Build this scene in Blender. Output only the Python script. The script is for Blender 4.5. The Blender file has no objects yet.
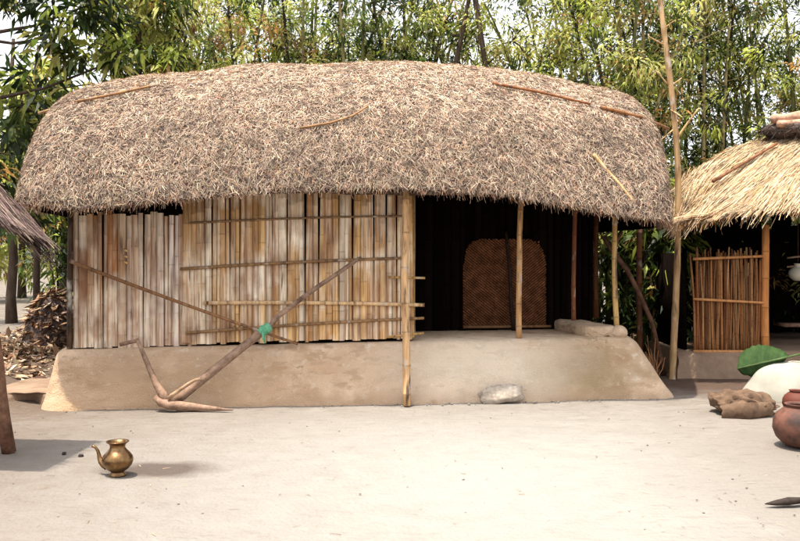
import bpy, math, random
import numpy as np
from mathutils import Vector, noise

random.seed(7)
RNG = np.random.default_rng(7)
R = math.radians
S = bpy.context.scene
COL = S.collection

# ------------------------------------------------------------------ camera, sky, sun, exposure
CAM_H, FPX, HORIZON = 1.4, 889.0, 257.0
cam = bpy.data.cameras.new('camera')
cam.sensor_width = 36
cam.lens = 36 * FPX / 800
cam.shift_y = -(270.5 - HORIZON) / 800
cam.clip_end = 1000
cam_o = bpy.data.objects.new('camera', cam)
cam_o.location = (0, 0, CAM_H)
cam_o.rotation_euler = (R(90), 0, 0)
COL.objects.link(cam_o)
S.camera = cam_o

SUN_EL = R(76.5)
TRAVEL = Vector((0.75, 0.66, 0)).normalized()
world = bpy.data.worlds.new('World')
S.world = world
world.use_nodes = True
wn = world.node_tree
sky = wn.nodes.new('ShaderNodeTexSky')
sky.sky_type = 'NISHITA'
sky.sun_disc = False
sky.sun_elevation = SUN_EL
sky.sun_rotation = math.atan2(-TRAVEL.x, -TRAVEL.y)
sky.air_density = 1.0
sky.dust_density = 3.0
sky.ozone_density = 1.0
bg = wn.nodes['Background']
bg.inputs['Strength'].default_value = 0.15
hs = wn.nodes.new('ShaderNodeHueSaturation')          # thin milky haze over the whole sky
hs.inputs['Saturation'].default_value = 0.14
hs.inputs['Value'].default_value = 1.3
wn.links.new(sky.outputs[0], hs.inputs['Color'])
wn.links.new(hs.outputs[0], bg.inputs['Color'])

sun = bpy.data.lights.new('sun', 'SUN')
sun.energy = 3.8
sun.angle = R(0.6)
sun.color = (1.0, 0.91, 0.77)
sun_o = bpy.data.objects.new('sun', sun)
d = Vector((TRAVEL.x * math.cos(SUN_EL), TRAVEL.y * math.cos(SUN_EL), -math.sin(SUN_EL)))
sun_o.rotation_euler = d.to_track_quat('-Z', 'Y').to_euler()
sun_o.location = (-6, -4, 14)
COL.objects.link(sun_o)

S.view_settings.view_transform = 'Standard'
S.view_settings.look = 'None'
S.view_settings.gamma = 1
S.view_settings.use_curve_mapping = False
S.view_settings.exposure = 1.05
S.cycles.max_bounces = 8
S.cycles.transparent_max_bounces = 8


# ------------------------------------------------------------------ layout: a measured pixel read as a ray to a known depth
def P(px, py, y):
    return Vector(((px - 400) * y / FPX, y, CAM_H - (py - HORIZON) * y / FPX))


def G(px, py):
    y = FPX * CAM_H / (py - HORIZON)
    return Vector(((px - 400) * y / FPX, y, 0))


HUT_O = Vector((0.05, 8.5, 0))
HUT_A = R(7)
CA, SA = math.cos(HUT_A), math.sin(HUT_A)


def W(u, v, z=0):
    return Vector((HUT_O.x + u * CA - v * SA, HUT_O.y + u * SA + v * CA, z))


def L(px, py, v):
    """a ray met with the hut's own plane v = const, in hut coordinates"""
    dx, dy, dz = (px - 400) / FPX, 1.0, -(py - HORIZON) / FPX
    cx, cy = -HUT_O.x, -HUT_O.y
    cu, cv = cx * CA + cy * SA, -cx * SA + cy * CA
    du, dv = dx * CA + dy * SA, -dx * SA + dy * CA
    t = (v - cv) / dv
    return Vector((cu + du * t, v, CAM_H + dz * t))


# ------------------------------------------------------------------ materials
def mat(name, c1, c2, scale=(4, 4, 4), rough=0.9, bump=0.0, bscale=40.0, bdist=0.01, tint=False, detail=6.0,
        metal=0.0, trans=0.0, spec=0.2, extra=None, stops=(0.3, 0.7)):
    m = bpy.data.materials.new(name)
    m.use_nodes = True
    nt = m.node_tree
    n = nt.nodes
    bs = n['Principled BSDF']
    tc = n.new('ShaderNodeTexCoord')
    mp = n.new('ShaderNodeMapping')
    mp.inputs['Scale'].default_value = scale
    nz = n.new('ShaderNodeTexNoise')
    nz.inputs['Scale'].default_value = 1.0
    nz.inputs['Detail'].default_value = detail
    nz.inputs['Roughness'].default_value = 0.65
    rp = n.new('ShaderNodeValToRGB')
    rp.color_ramp.elements[0].position, rp.color_ramp.elements[1].position = stops
    rp.color_ramp.elements[0].color = (*c1, 1)
    rp.color_ramp.elements[1].color = (*c2, 1)
    nt.links.new(tc.outputs['Object'], mp.inputs['Vector'])
    nt.links.new(mp.outputs[0], nz.inputs['Vector'])
    nt.links.new(nz.outputs['Fac'], rp.inputs['Fac'])
    out = rp.outputs['Color']
    if tint:
        at = n.new('ShaderNodeAttribute')
        at.attribute_name = 'tint'
        mx = n.new('ShaderNodeMix')
        mx.data_type = 'RGBA'
        mx.blend_type = 'MULTIPLY'
        mx.inputs[0].default_value = 1.0
        nt.links.new(out, mx.inputs[6])
        nt.links.new(at.outputs['Color'], mx.inputs[7])
        out = mx.outputs[2]
    if extra:
        out = extra(nt, tc, out)
    nt.links.new(out, bs.inputs['Base Color'])
    bs.inputs['Roughness'].default_value = rough
    bs.inputs['Metallic'].default_value = metal
    bs.inputs['Specular IOR Level'].default_value = spec
    if bump:
        b2 = n.new('ShaderNodeTexNoise')
        b2.inputs['Scale'].default_value = bscale
        b2.inputs['Detail'].default_value = 5
        bp = n.new('ShaderNodeBump')
        bp.inputs['Strength'].default_value = bump
        bp.inputs['Distance'].default_value = bdist
        nt.links.new(tc.outputs['Object'], b2.inputs['Vector'])
        nt.links.new(b2.outputs['Fac'], bp.inputs['Height'])
        nt.links.new(bp.outputs[0], bs.inputs['Normal'])
    if trans:
        tr = n.new('ShaderNodeBsdfTranslucent')
        mxs = n.new('ShaderNodeMixShader')
        mxs.inputs[0].default_value = trans
        nt.links.new(out, tr.inputs['Color'])
        nt.links.new(bs.outputs[0], mxs.inputs[1])
        nt.links.new(tr.outputs[0], mxs.inputs[2])
        nt.links.new(mxs.outputs[0], n['Material Output'].inputs['Surface'])
    return m


def patch(nt, tc, col, scale, lo, hi, colour, detail=4.0):
    """mix in a second colour where a large noise is high (stains, dry patches)"""
    n = nt.nodes
    mp = n.new('ShaderNodeMapping')
    mp.inputs['Scale'].default_value = scale
    nz = n.new('ShaderNodeTexNoise')
    nz.inputs['Scale'].default_value = 1.0
    nz.inputs['Detail'].default_value = detail
    mr = n.new('ShaderNodeMapRange')
    mr.inputs[1].default_value, mr.inputs[2].default_value = lo, hi
    mx = n.new('ShaderNodeMix')
    mx.data_type = 'RGBA'
    mx.inputs[7].default_value = (*colour, 1)
    nt.links.new(tc.outputs['Object'], mp.inputs['Vector'])
    nt.links.new(mp.outputs[0], nz.inputs['Vector'])
    nt.links.new(nz.outputs['Fac'], mr.inputs[0])
    nt.links.new(mr.outputs[0], mx.inputs[0])
    nt.links.new(col, mx.inputs[6])
    return mx.outputs[2]


def spot(nt, tc, col, centre, radius, colour, soft=0.45, amount=1.0, wob=0.5):
    """a stain or painted light or shade of its own place and shape: an ellipsoid with a ragged noise edge"""
    n = nt.nodes
    mp = n.new('ShaderNodeMapping')
    mp.vector_type = 'TEXTURE'
    mp.inputs['Location'].default_value = centre
    mp.inputs['Scale'].default_value = radius
    ln = n.new('ShaderNodeVectorMath')
    ln.operation = 'LENGTH'
    nz = n.new('ShaderNodeTexNoise')
    nz.inputs['Scale'].default_value = 5.0
    nz.inputs['Detail'].default_value = 5
    ad = n.new('ShaderNodeMath')
    ad.operation = 'MULTIPLY_ADD'
    ad.inputs[1].default_value = wob * 2
    sb = n.new('ShaderNodeMath')
    sb.operation = 'SUBTRACT'
    sb.inputs[1].default_value = wob
    mr = n.new('ShaderNodeMapRange')
    mr.inputs[1].default_value, mr.inputs[2].default_value = 1 - soft, 1 + soft
    mr.inputs[3].default_value, mr.inputs[4].default_value = amount, 0
    mx = n.new('ShaderNodeMix')
    mx.data_type = 'RGBA'
    mx.inputs[7].default_value = (*colour, 1)
    nt.links.new(tc.outputs['Object'], mp.inputs['Vector'])
    nt.links.new(mp.outputs[0], ln.inputs[0])
    nt.links.new(tc.outputs['Object'], nz.inputs['Vector'])
    nt.links.new(nz.outputs['Fac'], ad.inputs[0])
    nt.links.new(ln.outputs['Value'], ad.inputs[2])
    nt.links.new(ad.outputs[0], sb.inputs[0])
    nt.links.new(sb.outputs[0], mr.inputs[0])
    nt.links.new(mr.outputs[0], mx.inputs[0])
    nt.links.new(col, mx.inputs[6])
    return mx.outputs[2]


def cracks(nt, tc, col, scale, width, colour, amount=0.8):
    """thin wandering lines where a noise crosses its middle value, broken up by a second noise"""
    n = nt.nodes
    mp = n.new('ShaderNodeMapping')
    mp.inputs['Scale'].default_value = scale
    nz, nb = n.new('ShaderNodeTexNoise'), n.new('ShaderNodeTexNoise')
    nz.inputs['Scale'].default_value, nz.inputs['Detail'].default_value = 1.0, 5
    nb.inputs['Scale'].default_value, nb.inputs['Detail'].default_value = 0.8, 2
    sb, ab = n.new('ShaderNodeMath'), n.new('ShaderNodeMath')
    sb.operation, ab.operation = 'SUBTRACT', 'ABSOLUTE'
    sb.inputs[1].default_value = 0.5
    m1, m2, mu = n.new('ShaderNodeMapRange'), n.new('ShaderNodeMapRange'), n.new('ShaderNodeMath')
    m1.inputs[1].default_value, m1.inputs[2].default_value = 0.0, width
    m1.inputs[3].default_value, m1.inputs[4].default_value = amount, 0
    m2.inputs[1].default_value, m2.inputs[2].default_value = 0.52, 0.60
    mu.operation = 'MULTIPLY'
    mx = n.new('ShaderNodeMix')
    mx.data_type = 'RGBA'
    mx.inputs[7].default_value = (*colour, 1)
    lk = nt.links.new
    lk(tc.outputs['Object'], mp.inputs['Vector'])
    lk(mp.outputs[0], nz.inputs['Vector'])
    lk(mp.outputs[0], nb.inputs['Vector'])
    lk(nz.outputs['Fac'], sb.inputs[0])
    lk(sb.outputs[0], ab.inputs[0])
    lk(ab.outputs[0], m1.inputs[0])
    lk(nb.outputs['Fac'], m2.inputs[0])
    lk(m1.outputs[0], mu.inputs[0])
    lk(m2.outputs[0], mu.inputs[1])
    lk(mu.outputs[0], mx.inputs[0])
    lk(col, mx.inputs[6])
    return mx.outputs[2]


def ground_extra(nt, tc, c):
    c = patch(nt, tc, c, (1.1, 1.6, 1), 0.50, 0.70, (0.145, 0.119, 0.098))
    c = patch(nt, tc, c, (6, 22, 9), 0.53, 0.68, (0.115, 0.088, 0.071), 6)
    c = patch(nt, tc, c, (3, 3, 3), 0.60, 0.72, (0.235, 0.215, 0.19), 8)
    c = patch(nt, tc, c, (5, 15, 3), 0.60, 0.66, (0.105, 0.078, 0.06), 5)
    c = patch(nt, tc, c, (28, 34, 3), 0.66, 0.72, (0.085, 0.062, 0.048), 3)
    c = spot(nt, tc, c, (-3.0, 5.2, 0), (2.3, 2.6, 1), (0.120, 0.090, 0.072), 0.8, 0.8)  # left of the yard darkened in colour, standing in for shade
    c = spot(nt, tc, c, (0.55, 5.5, 0), (2.3, 3.0, 1), (0.275, 0.262, 0.242), 0.9, 0.85)  # pale centre: sun glare on the yard put into the earth colour
    c = spot(nt, tc, c, (3.4, 5.2, 0), (1.2, 2.0, 1), (0.155, 0.131, 0.111), 0.7, 0.8)
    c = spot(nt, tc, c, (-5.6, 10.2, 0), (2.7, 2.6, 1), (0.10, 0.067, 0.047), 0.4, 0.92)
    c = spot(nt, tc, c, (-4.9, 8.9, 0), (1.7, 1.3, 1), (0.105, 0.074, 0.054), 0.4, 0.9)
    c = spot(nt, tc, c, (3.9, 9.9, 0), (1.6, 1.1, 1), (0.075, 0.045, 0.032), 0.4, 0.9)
    c = spot(nt, tc, c, (-1.60, 5.86, 0), (0.36, 0.19, 1), (0.075, 0.056, 0.047), 0.35, 0.92, 0.5)  # dark patch painted as the brass pot's long cast shadow
    return c


def mud_extra(nt, tc, c):
    c = cracks(nt, tc, c, (3.2, 3.2, 3.6), 0.006, (0.14, 0.09, 0.055))
    c = patch(nt, tc, c, (6, 6, 16), 0.55, 0.62, (0.43, 0.30, 0.20), 9)
    c = patch(nt, tc, c, (1.4, 1.4, 2.0), 0.5, 0.7, (0.46, 0.34, 0.235))
    c = patch(nt, tc, c, (3, 3, 9), 0.52, 0.70, (0.40, 0.265, 0.165), 8)
    c = patch(nt, tc, c, (14, 14, 20), 0.58, 0.70, (0.60, 0.49, 0.38), 6)
    c = spot(nt, tc, c, (1.80, 0.05, 0.20), (0.42, 0.5, 0.36), (0.22, 0.155, 0.075), 0.8, 0.75, 0.9)
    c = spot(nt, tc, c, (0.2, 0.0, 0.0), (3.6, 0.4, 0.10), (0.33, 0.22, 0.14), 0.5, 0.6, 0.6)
    c = spot(nt, tc, c, (-2.2, 0.05, 0.15), (1.5, 0.6, 0.36), (0.46, 0.305, 0.19), 0.7, 0.7)
    c = spot(nt, tc, c, (0.75, 0.05, 0.35), (0.8, 0.5, 0.3), (0.66, 0.57, 0.46), 0.6, 0.7)
    return c


M = {}
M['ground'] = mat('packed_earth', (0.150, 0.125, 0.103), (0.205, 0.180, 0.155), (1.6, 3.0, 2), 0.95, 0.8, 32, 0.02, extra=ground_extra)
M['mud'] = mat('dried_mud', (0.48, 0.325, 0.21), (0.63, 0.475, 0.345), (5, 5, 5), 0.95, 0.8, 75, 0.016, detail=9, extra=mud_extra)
M['dark_mud'] = mat('damp_mud', (0.16, 0.105, 0.07), (0.30, 0.21, 0.15), (3, 3, 3), 0.95, 0.5, 26, 0.02)
M['thatch_base'] = mat('thatch_underlayer', (0.035, 0.023, 0.02), (0.17, 0.125, 0.11), (26, 26, 26), 0.95, 0.9, 70, 0.03)
M['straw'] = mat('loose_straw', (0.75, 0.75, 0.75), (1.15, 1.1, 1.05), (14, 14, 14), 0.8, tint=True, spec=0.3)
M['shade_black'] = mat('interior_shade', (0.004, 0.003, 0.0025), (0.009, 0.006, 0.005), (8, 8, 8), 0.95, spec=0.0)  # near-black colour stands in for the unlit interior
def slat_extra(nt, tc, c):
    c = patch(nt, tc, c, (2.6, 2, 2.4), 0.48, 0.70, (0.90, 0.79, 0.64), 3)
    c = patch(nt, tc, c, (11, 6, 1.5), 0.46, 0.74, (0.86, 0.73, 0.57), 6)
    c = patch(nt, tc, c, (44, 10, 1.1), 0.50, 0.66, (0.36, 0.19, 0.095), 6)
    c = patch(nt, tc, c, (5, 3, 1.8), 0.50, 0.72, (0.25, 0.125, 0.065), 7)
    c = patch(nt, tc, c, (30, 8, 1.6), 0.60, 0.74, (0.20, 0.105, 0.06), 6)
    c = patch(nt, tc, c, (70, 10, 3.0), 0.60, 0.74, (0.10, 0.055, 0.035), 5)
    return c


M['slat'] = mat('split_bamboo', (0.72, 0.63, 0.56), (1.2, 1.15, 1.1), (55, 10, 1.4), 0.6, 0.3, 50, 0.005, tint=True, spec=0.3, extra=slat_extra)
M['dark_slat'] = mat('shade_dark_bamboo', (0.6, 0.6, 0.6), (1.1, 1.1, 1.1), (38, 10, 1.6), 0.95, tint=True, spec=0.0)  # bamboo darkened in colour for the veranda's shade
M['bamboo'] = mat('weathered_bamboo', (0.22, 0.135, 0.07), (0.50, 0.37, 0.22), (26, 26, 3), 0.65, 0.3, 40, 0.004, tint=True, spec=0.3,
                   extra=lambda nt, tc, c: patch(nt, tc, patch(nt, tc, c, (22, 22, 4), 0.54, 0.68, (0.105, 0.062, 0.04), 7), (9, 9, 5), 0.58, 0.72, (0.46, 0.41, 0.36), 6))
M['wood'] = mat('grey_worn_wood', (0.09, 0.055, 0.038), (0.36, 0.26, 0.20), (12, 12, 12), 0.75, 0.5, 45, 0.008, tint=True)
M['weave'] = mat('woven_mat', (0.7, 0.7, 0.7), (1.15, 1.1, 1.0), (20, 20, 20), 0.75, tint=True, spec=0.05)
M['reed'] = mat('reed_sticks', (0.62, 0.58, 0.55), (1.1, 1.05, 1.0), (30, 30, 4), 0.7, tint=True)
M['leaf'] = mat('green_leaves', (0.75, 0.75, 0.75), (1.2, 1.2, 1.1), (2, 2, 2), 0.5, tint=True, trans=0.45, spec=0.4)
M['culm'] = mat('standing_bamboo', (0.6, 0.6, 0.6), (1.1, 1.1, 1.1), (6, 6, 3), 0.6, tint=True)
M['bark'] = mat('dark_bark', (0.03, 0.02, 0.014), (0.09, 0.062, 0.045), (12, 12, 3), 0.9, 0.6, 30, 0.02)
M['brass'] = mat('tarnished_brass', (0.13, 0.068, 0.03), (0.31, 0.19, 0.085), (18, 18, 18), 0.3, 0.05, 60, 0.004, metal=0.95,
                 extra=lambda nt, tc, c: patch(nt, tc, c, (14, 14, 20), 0.50, 0.68, (0.09, 0.05, 0.03), 7))
M['green_cloth'] = mat('green_cloth', (0.06, 0.26, 0.14), (0.17, 0.42, 0.26), (30, 30, 30), 0.9, 0.4, 90, 0.004)
M['stone'] = mat('pale_stone', (0.22, 0.175, 0.14), (0.56, 0.49, 0.41), (9, 9, 14), 0.9, 0.7, 25, 0.015)
M['burlap'] = mat('brown_burlap', (0.06, 0.035, 0.022), (0.17, 0.108, 0.07), (9, 9, 9), 0.95, 0.5, 160, 0.004)
M['white_sack'] = mat('cream_cloth', (0.27, 0.255, 0.21), (0.36, 0.345, 0.30), (4, 4, 4), 0.9, 0.25, 120, 0.003)
M['banana'] = mat('banana_leaf', (0.022, 0.050, 0.014), (0.045, 0.088, 0.026), (14, 3, 14), 0.7, tint=True, trans=0.15, spec=0.1)
M['clay'] = mat('brown_clay', (0.060, 0.024, 0.017), (0.17, 0.072, 0.048), (5, 5, 5), 0.7, 0.4, 40, 0.005, spec=0.3,
                extra=lambda nt, tc, c: patch(nt, tc, c, (7, 7, 9), 0.46, 0.66, (0.03, 0.018, 0.015), 6))
M['red_clay'] = mat('red_clay', (0.09, 0.025, 0.016), (0.14, 0.045, 0.03), (6, 6, 6), 0.65)
M['white_clay'] = mat('pale_glaze', (0.60, 0.55, 0.44), (0.75, 0.71, 0.60), (6, 6, 6), 0.5)
M['black_wood'] = mat('charred_wood', (0.012, 0.009, 0.008), (0.05, 0.035, 0.028), (20, 20, 20), 0.8, 0.5, 50, 0.006)


# ------------------------------------------------------------------ mesh helpers
def link(name, me, m, parent=None, loc=None):
    o = bpy.data.objects.new(name, me)
    COL.objects.link(o)
    if m:
        me.materials.append(m)
    if parent:
        o.parent = parent
    if loc is not None:
        o.location = loc
    return o


def tag(o, label=None, cat=None, group=None, kind=None):
    for k, v in (('label', label), ('category', cat), ('group', group), ('kind', kind)):
        if v:
            o[k] = v
    return o


def empty(name, loc, label, cat, group=None, rz=0):
    o = bpy.data.objects.new(name, None)
    o.empty_display_size = 0.2
    o.location = loc
    o.rotation_euler = (0, 0, rz)
    COL.objects.link(o)
    return tag(o, label, cat, group)


def set_tint(me, cols):
    a = me.attributes.new('tint', 'FLOAT_COLOR', 'POINT')
    c = np.ones((len(me.vertices), 4), np.float32)
    c[:, :3] = cols
    a.data.foreach_set('color', c.ravel())


class MB:
    def __init__(self):
        self.v, self.f, self.c = [], [], []

    def add(self, vs, fs, col=(1, 1, 1)):
        b = len(self.v)
        self.v += [tuple(p) for p in vs]
        self.f += [tuple(b + i for i in q) for q in fs]
        if isinstance(col, list):
            self.c += col
        else:
            self.c += [col] * len(vs)

    def tube(self, pts, rad, n=8, col=(1, 1, 1), cols=None, flat=1.0, cap=True):
        pts = [Vector(p) for p in pts]
        if not hasattr(rad, '__len__'):
            rad = [rad] * len(pts)
        vs, cs = [], []
        up = Vector((0.31, 0.17, 0.93))
        for i, p in enumerate(pts):
            t = (pts[min(i + 1, len(pts) - 1)] - pts[max(i - 1, 0)]).normalized()
            if i == 0:
                a = t.cross(up)
                if a.length < 0.05:
                    a = t.cross(Vector((1, 0, 0)))
            else:
                a = a - t * a.dot(t)
            a.normalize()
            b = t.cross(a)
            for k in range(n):
                w = 2 * math.pi * k / n
                vs.append(p + (a * math.cos(w) + b * math.sin(w) * flat) * rad[i])
                cs.append(cols[i] if cols else col)
        fs = []
        for i in range(len(pts) - 1):
            for k in range(n):
                fs.append((i * n + k, i * n + (k + 1) % n, (i + 1) * n + (k + 1) % n, (i + 1) * n + k))
        if cap:
            fs.append(tuple(reversed(range(n))))
            fs.append(tuple((len(pts) - 1) * n + k for k in range(n)))
        self.add(vs, fs, cs)

    def lathe(self, prof, n=32, c=(0, 0, 0), col=(1, 1, 1), cap=True):
        vs, fs = [], []
        for r, z in prof:
            for k in range(n):
                w = 2 * math.pi * k / n
                vs.append((c[0] + r * math.cos(w), c[1] + r * math.sin(w), c[2] + z))
        for i in range(len(prof) - 1):
            for k in range(n):
                fs.append((i * n + k, i * n + (k + 1) % n, (i + 1) * n + (k + 1) % n, (i + 1) * n + k))
        if cap:
            fs.append(tuple(reversed(range(n))))
        self.add(vs, fs, col)

    def grid(self, fn, nu, nv, col=(1, 1, 1), wrap=False):
        vs = [fn(i / (nu - (0 if wrap else 1)), j / (nv - 1)) for i in range(nu) for j in range(nv)]
        fs = []
        for i in range(nu if wrap else nu - 1):
            for j in range(nv - 1):
                i2 = (i + 1) % nu
                fs.append((i * nv + j, i2 * nv + j, i2 * nv + j + 1, i * nv + j + 1))
        self.add(vs, fs, col)

    def box(self, a, b, col=(1, 1, 1)):
        x0, y0, z0 = a
        x1, y1, z1 = b
        self.add([(x0, y0, z0), (x1, y0, z0), (x1, y1, z0), (x0, y1, z0), (x0, y0, z1), (x1, y0, z1), (x1, y1, z1), (x0, y1, z1)],
                 [(0, 3, 2, 1), (4, 5, 6, 7), (0, 1, 5, 4), (1, 2, 6, 5), (2, 3, 7, 6), (3, 0, 4, 7)], col)

    def build(self, name, m, parent=None, smooth=True, loc=None):
        me = bpy.data.meshes.new(name)
        me.from_pydata(self.v, [], self.f)
        set_tint(me, np.array(self.c, np.float32))
        if smooth:
            me.polygons.foreach_set('use_smooth', [True] * len(me.polygons))
        me.update()
        return link(name, me, m, parent, loc)


def quads(name, pts, cols, m, parent=None):
    """many loose quads (straws, leaves) as one mesh; pts N x 4 x 3, cols N x 3"""
    n = len(pts)
    me = bpy.data.meshes.new(name)
    me.vertices.add(n * 4)
    me.vertices.foreach_set('co', np.ascontiguousarray(pts, np.float32).ravel())
    me.loops.add(n * 4)
    me.loops.foreach_set('vertex_index', np.arange(n * 4, dtype=np.int32))
    me.polygons.add(n)
    me.polygons.foreach_set('loop_start', np.arange(0, n * 4, 4, dtype=np.int32))
    me.polygons.foreach_set('loop_total', np.full(n, 4, np.int32))
    me.update(calc_edges=True)
    set_tint(me, np.repeat(cols, 4, axis=0))
    return link(name, me, m, parent)


def unit(a):
    return a / np.maximum(np.linalg.norm(a, axis=-1, keepdims=True), 1e-9)


def strips(base, direc, length, width, side, taper=0.5, droop=0.0):
    """rectangular straws tapering to the tip"""
    tip = base + direc * length[:, None]
    tip[:, 2] -= droop * length
    s = side * (width / 2)[:, None]
    return np.stack([base - s, base + s, tip + s * taper, tip - s * taper], 1)


def leafq(base, direc, length, width, side, droop=0.25):
    mid = base + direc * (0.45 * length)[:, None]
    tip = base + direc * length[:, None]
    tip[:, 2] -= droop * length
    s = side * (width / 2)[:, None]
    return np.stack([base, mid + s, tip, mid - s], 1)


def pick(pal, w, n, jit=0.12):
    pal = np.array(pal)
    i = RNG.choice(len(pal), n, p=np.array(w) / sum(w))
    return np.clip(pal[i] * (1 + RNG.normal(0, jit, (n, 1))) * (1 + RNG.normal(0, 0.04, (n, 3))), 0.004, 1)


def nz3(x, y, z):
    return noise.noise(Vector((x, y, z)))


def node_tube(mb, a, b, r, seg=0.3, n=8, col=(1, 1, 1), bend=0.0, taper=0.9, dark=0.55, seed=0):
    """a bamboo pole: internodes with a raised darker ring between them"""
    rr = random.Random(seed)
    a, b = Vector(a), Vector(b)
    ln = (b - a).length
    t, stops = rr.uniform(0.3, 0.9) * seg, [0.0]
    while t < ln - 0.04:
        stops += [t - 0.012, t, t + 0.012]
        t += seg * rr.uniform(0.85, 1.15)
    stops.append(ln)
    pts, rad, cs = [], [], []
    ax = (b - a).cross(Vector((0.2, 1, 0.1))).normalized()
    for i, s in enumerate(stops):
        f = s / ln
        ring = 0 < i < len(stops) - 1 and (i - 1) % 3 == 1
        pts.append(a.lerp(b, f) + ax * bend * math.sin(math.pi * f) + Vector((nz3(s * 1.3, seed, 0), nz3(s * 1.3, seed, 5), 0)) * r * 0.5)
        rad.append(r * (1 - (1 - taper) * f) * (1.13 if ring else 1.0))
        k = (dark if ring else 1.0) * (0.92 + 0.16 * (nz3(s * 0.9, seed, 9) + 0.5))
        cs.append(tuple(c * k for c in col))
    mb.tube(pts, rad, n, cols=cs)


def stick(mb, a, b, r, n=7, col=(1, 1, 1), seed=0, segs=7, wob=0.6, taper=0.75):
    a, b = Vector(a), Vector(b)
    ln = (b - a).length
    pts, rad = [], []
    for i in range(segs + 1):
        f = i / segs
        pts.append(a.lerp(b, f) + Vector((nz3(f * ln * 2, seed, 1), nz3(f * ln * 2, seed, 2), nz3(f * ln * 2, seed, 3))) * r * wob * (0 if i in (0, segs) else 2))
        rad.append(r * (1 - (1 - taper) * f) * (0.92 + 0.2 * (nz3(f * 6, seed, 7) + 0.4)))
    mb.tube(pts, rad, n, col=col)


# ------------------------------------------------------------------ ground: one sheet out to the horizon
def ground_h(x, y):
    h = 0.016 * nz3(x * 0.8, y * 0.8, 0) + 0.010 * nz3(x * 2.6, y * 2.6, 4) + 0.005 * nz3(x * 6.1, y * 6.1, 2)
    if x < -3.3 and y > 7.5:                       # a low rise of earth left of the hut
        k = min(1, (-3.3 - x) / 0.8) * min(1, (y - 7.5) / 1.6)
        h += 0.16 * k + 0.04 * k * nz3(x * 1.7, y * 1.7, 8)
    return h


def axis(lo, hi, step, far):
    a = list(np.arange(lo, hi + 1e-6, step))
    s, x = step, hi
    while x < far:
        s *= 1.5
        x += s
        a.append(x)
    s, x = step, lo
    while x > -far:
        s *= 1.5
        x -= s
        a.insert(0, x)
    return a


gx, gy = axis(-8, 8, 0.08, 400), axis(3, 15, 0.08, 400)
g = MB()
g.v = [(x, y, ground_h(x, y)) for x in gx for y in gy]
g.c = [(1, 1, 1)] * len(g.v)
ny = len(gy)
g.f = [(i * ny + j, (i + 1) * ny + j, (i + 1) * ny + j + 1, i * ny + j + 1) for i in range(len(gx) - 1) for j in range(ny - 1)]
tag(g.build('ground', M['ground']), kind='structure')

st = MB()                                            # low mud step with a dug hollow, left of the plinth


def step_fn(i, j):
    x = -3.85 + 0.72 * i
    prof = [(0, 0.0), (0.01, 0.10), (0.06, 0.135), (0.4, 0.15), (0.9, 0.14)]
    k = j * (len(prof) - 1)
    a, b = prof[int(k)], prof[min(int(k) + 1, len(prof) - 1)]
    f = k - int(k)
    y = 8.35 + a[0] + (b[0] - a[0]) * f
    z = a[1] + (b[1] - a[1]) * f
    dent = math.exp(-((x + 3.52) / 0.12) ** 2) * (0.13 if j < 0.35 else 0)
    return (x, y + dent + 0.03 * nz3(x * 5, z * 9, 3), z + 0.012 * nz3(x * 6, y * 6, 5) - (0.02 if j == 0 else 0))


st.grid(step_fn, 40, 21)
tag(st.build('earth_step', M['dark_mud']), kind='structure')

# ------------------------------------------------------------------ the thatched hut
hut = empty('thatched_hut', HUT_O, 'long mud and bamboo hut with a humped thatch roof and raised mud plinth', 'hut', rz=HUT_A)


def plinth_z(u):
    return 0.552 + 0.0125 * (u + 3.1)


# plinth
PL = (-3.37, 2.70, 0.0, 3.6)


def plinth_pt(w, h):
    """w walks round the plan (front, right, back, left), h climbs the battered side"""
    u0, u1, v0, v1 = PL
    per = [(u0, v0), (u1, v0), (u1, v1), (u0, v1)]
    lens = [u1 - u0, v1 - v0, u1 - u0, v1 - v0]
    s = w * sum(lens)
    k = 0
    while k < 3 and s > lens[k]:
        s -= lens[k]
        k += 1
    a, b = per[k], per[(k + 1) % 4]
    f = s / lens[k]
    u, v = a[0] + (b[0] - a[0]) * f, a[1] + (b[1] - a[1]) * f
    # round the corners
    cu, cv = (u0 + u1) / 2, (v0 + v1) / 2
    rc = 0.2
    du = max(0, abs(u - cu) - ((u1 - u0) / 2 - rc))
    dv = max(0, abs(v - cv) - ((v1 - v0) / 2 - rc))
    dl = math.hypot(du, dv)
    if dl > rc:
        sh = rc / dl
        u -= math.copysign(du * (1 - sh), u - cu)
        v -= math.copysign(dv * (1 - sh), v - cv)
    bl, br, bf = 0.10, 0.33, 0.17
    hh = min(h, 1.0)
    prof = hh ** 1.1
    toe = 0.05 * (1 - hh) ** 6
    if u < cu:
        u += (bl * prof - 0.3 * toe) * min(1, max(0, (cu - u - ((u1 - u0) / 2 - 1.2)) / 1.2))
    else:
        u -= (br * prof - toe) * min(1, max(0, (u - cu - ((u1 - u0) / 2 - 1.2)) / 1.2))
    if v < cv:
        v += bf * prof - toe
    z = plinth_z(u) * hh - (0.03 if h == 0 else 0)
    e = 0.036 * nz3(u * 2.2, v * 2.2, z * 2.2) + 0.020 * nz3(u * 7, v * 7, z * 7) + 0.007 * nz3(u * 17, v * 17, z * 17)
    if hh > 0.86:
        k2 = (hh - 0.86) / 0.14
        v += 0.03 * k2 * k2 * (1 if v < cv else -1)
        u += 0.03 * k2 * k2 * (1 if u < cu else -1)
        z -= 0.022 * k2
    return (u + (e if not v < cv else 0), v - e, z + 0.006 * nz3(u * 4, v * 4, 2))


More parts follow.
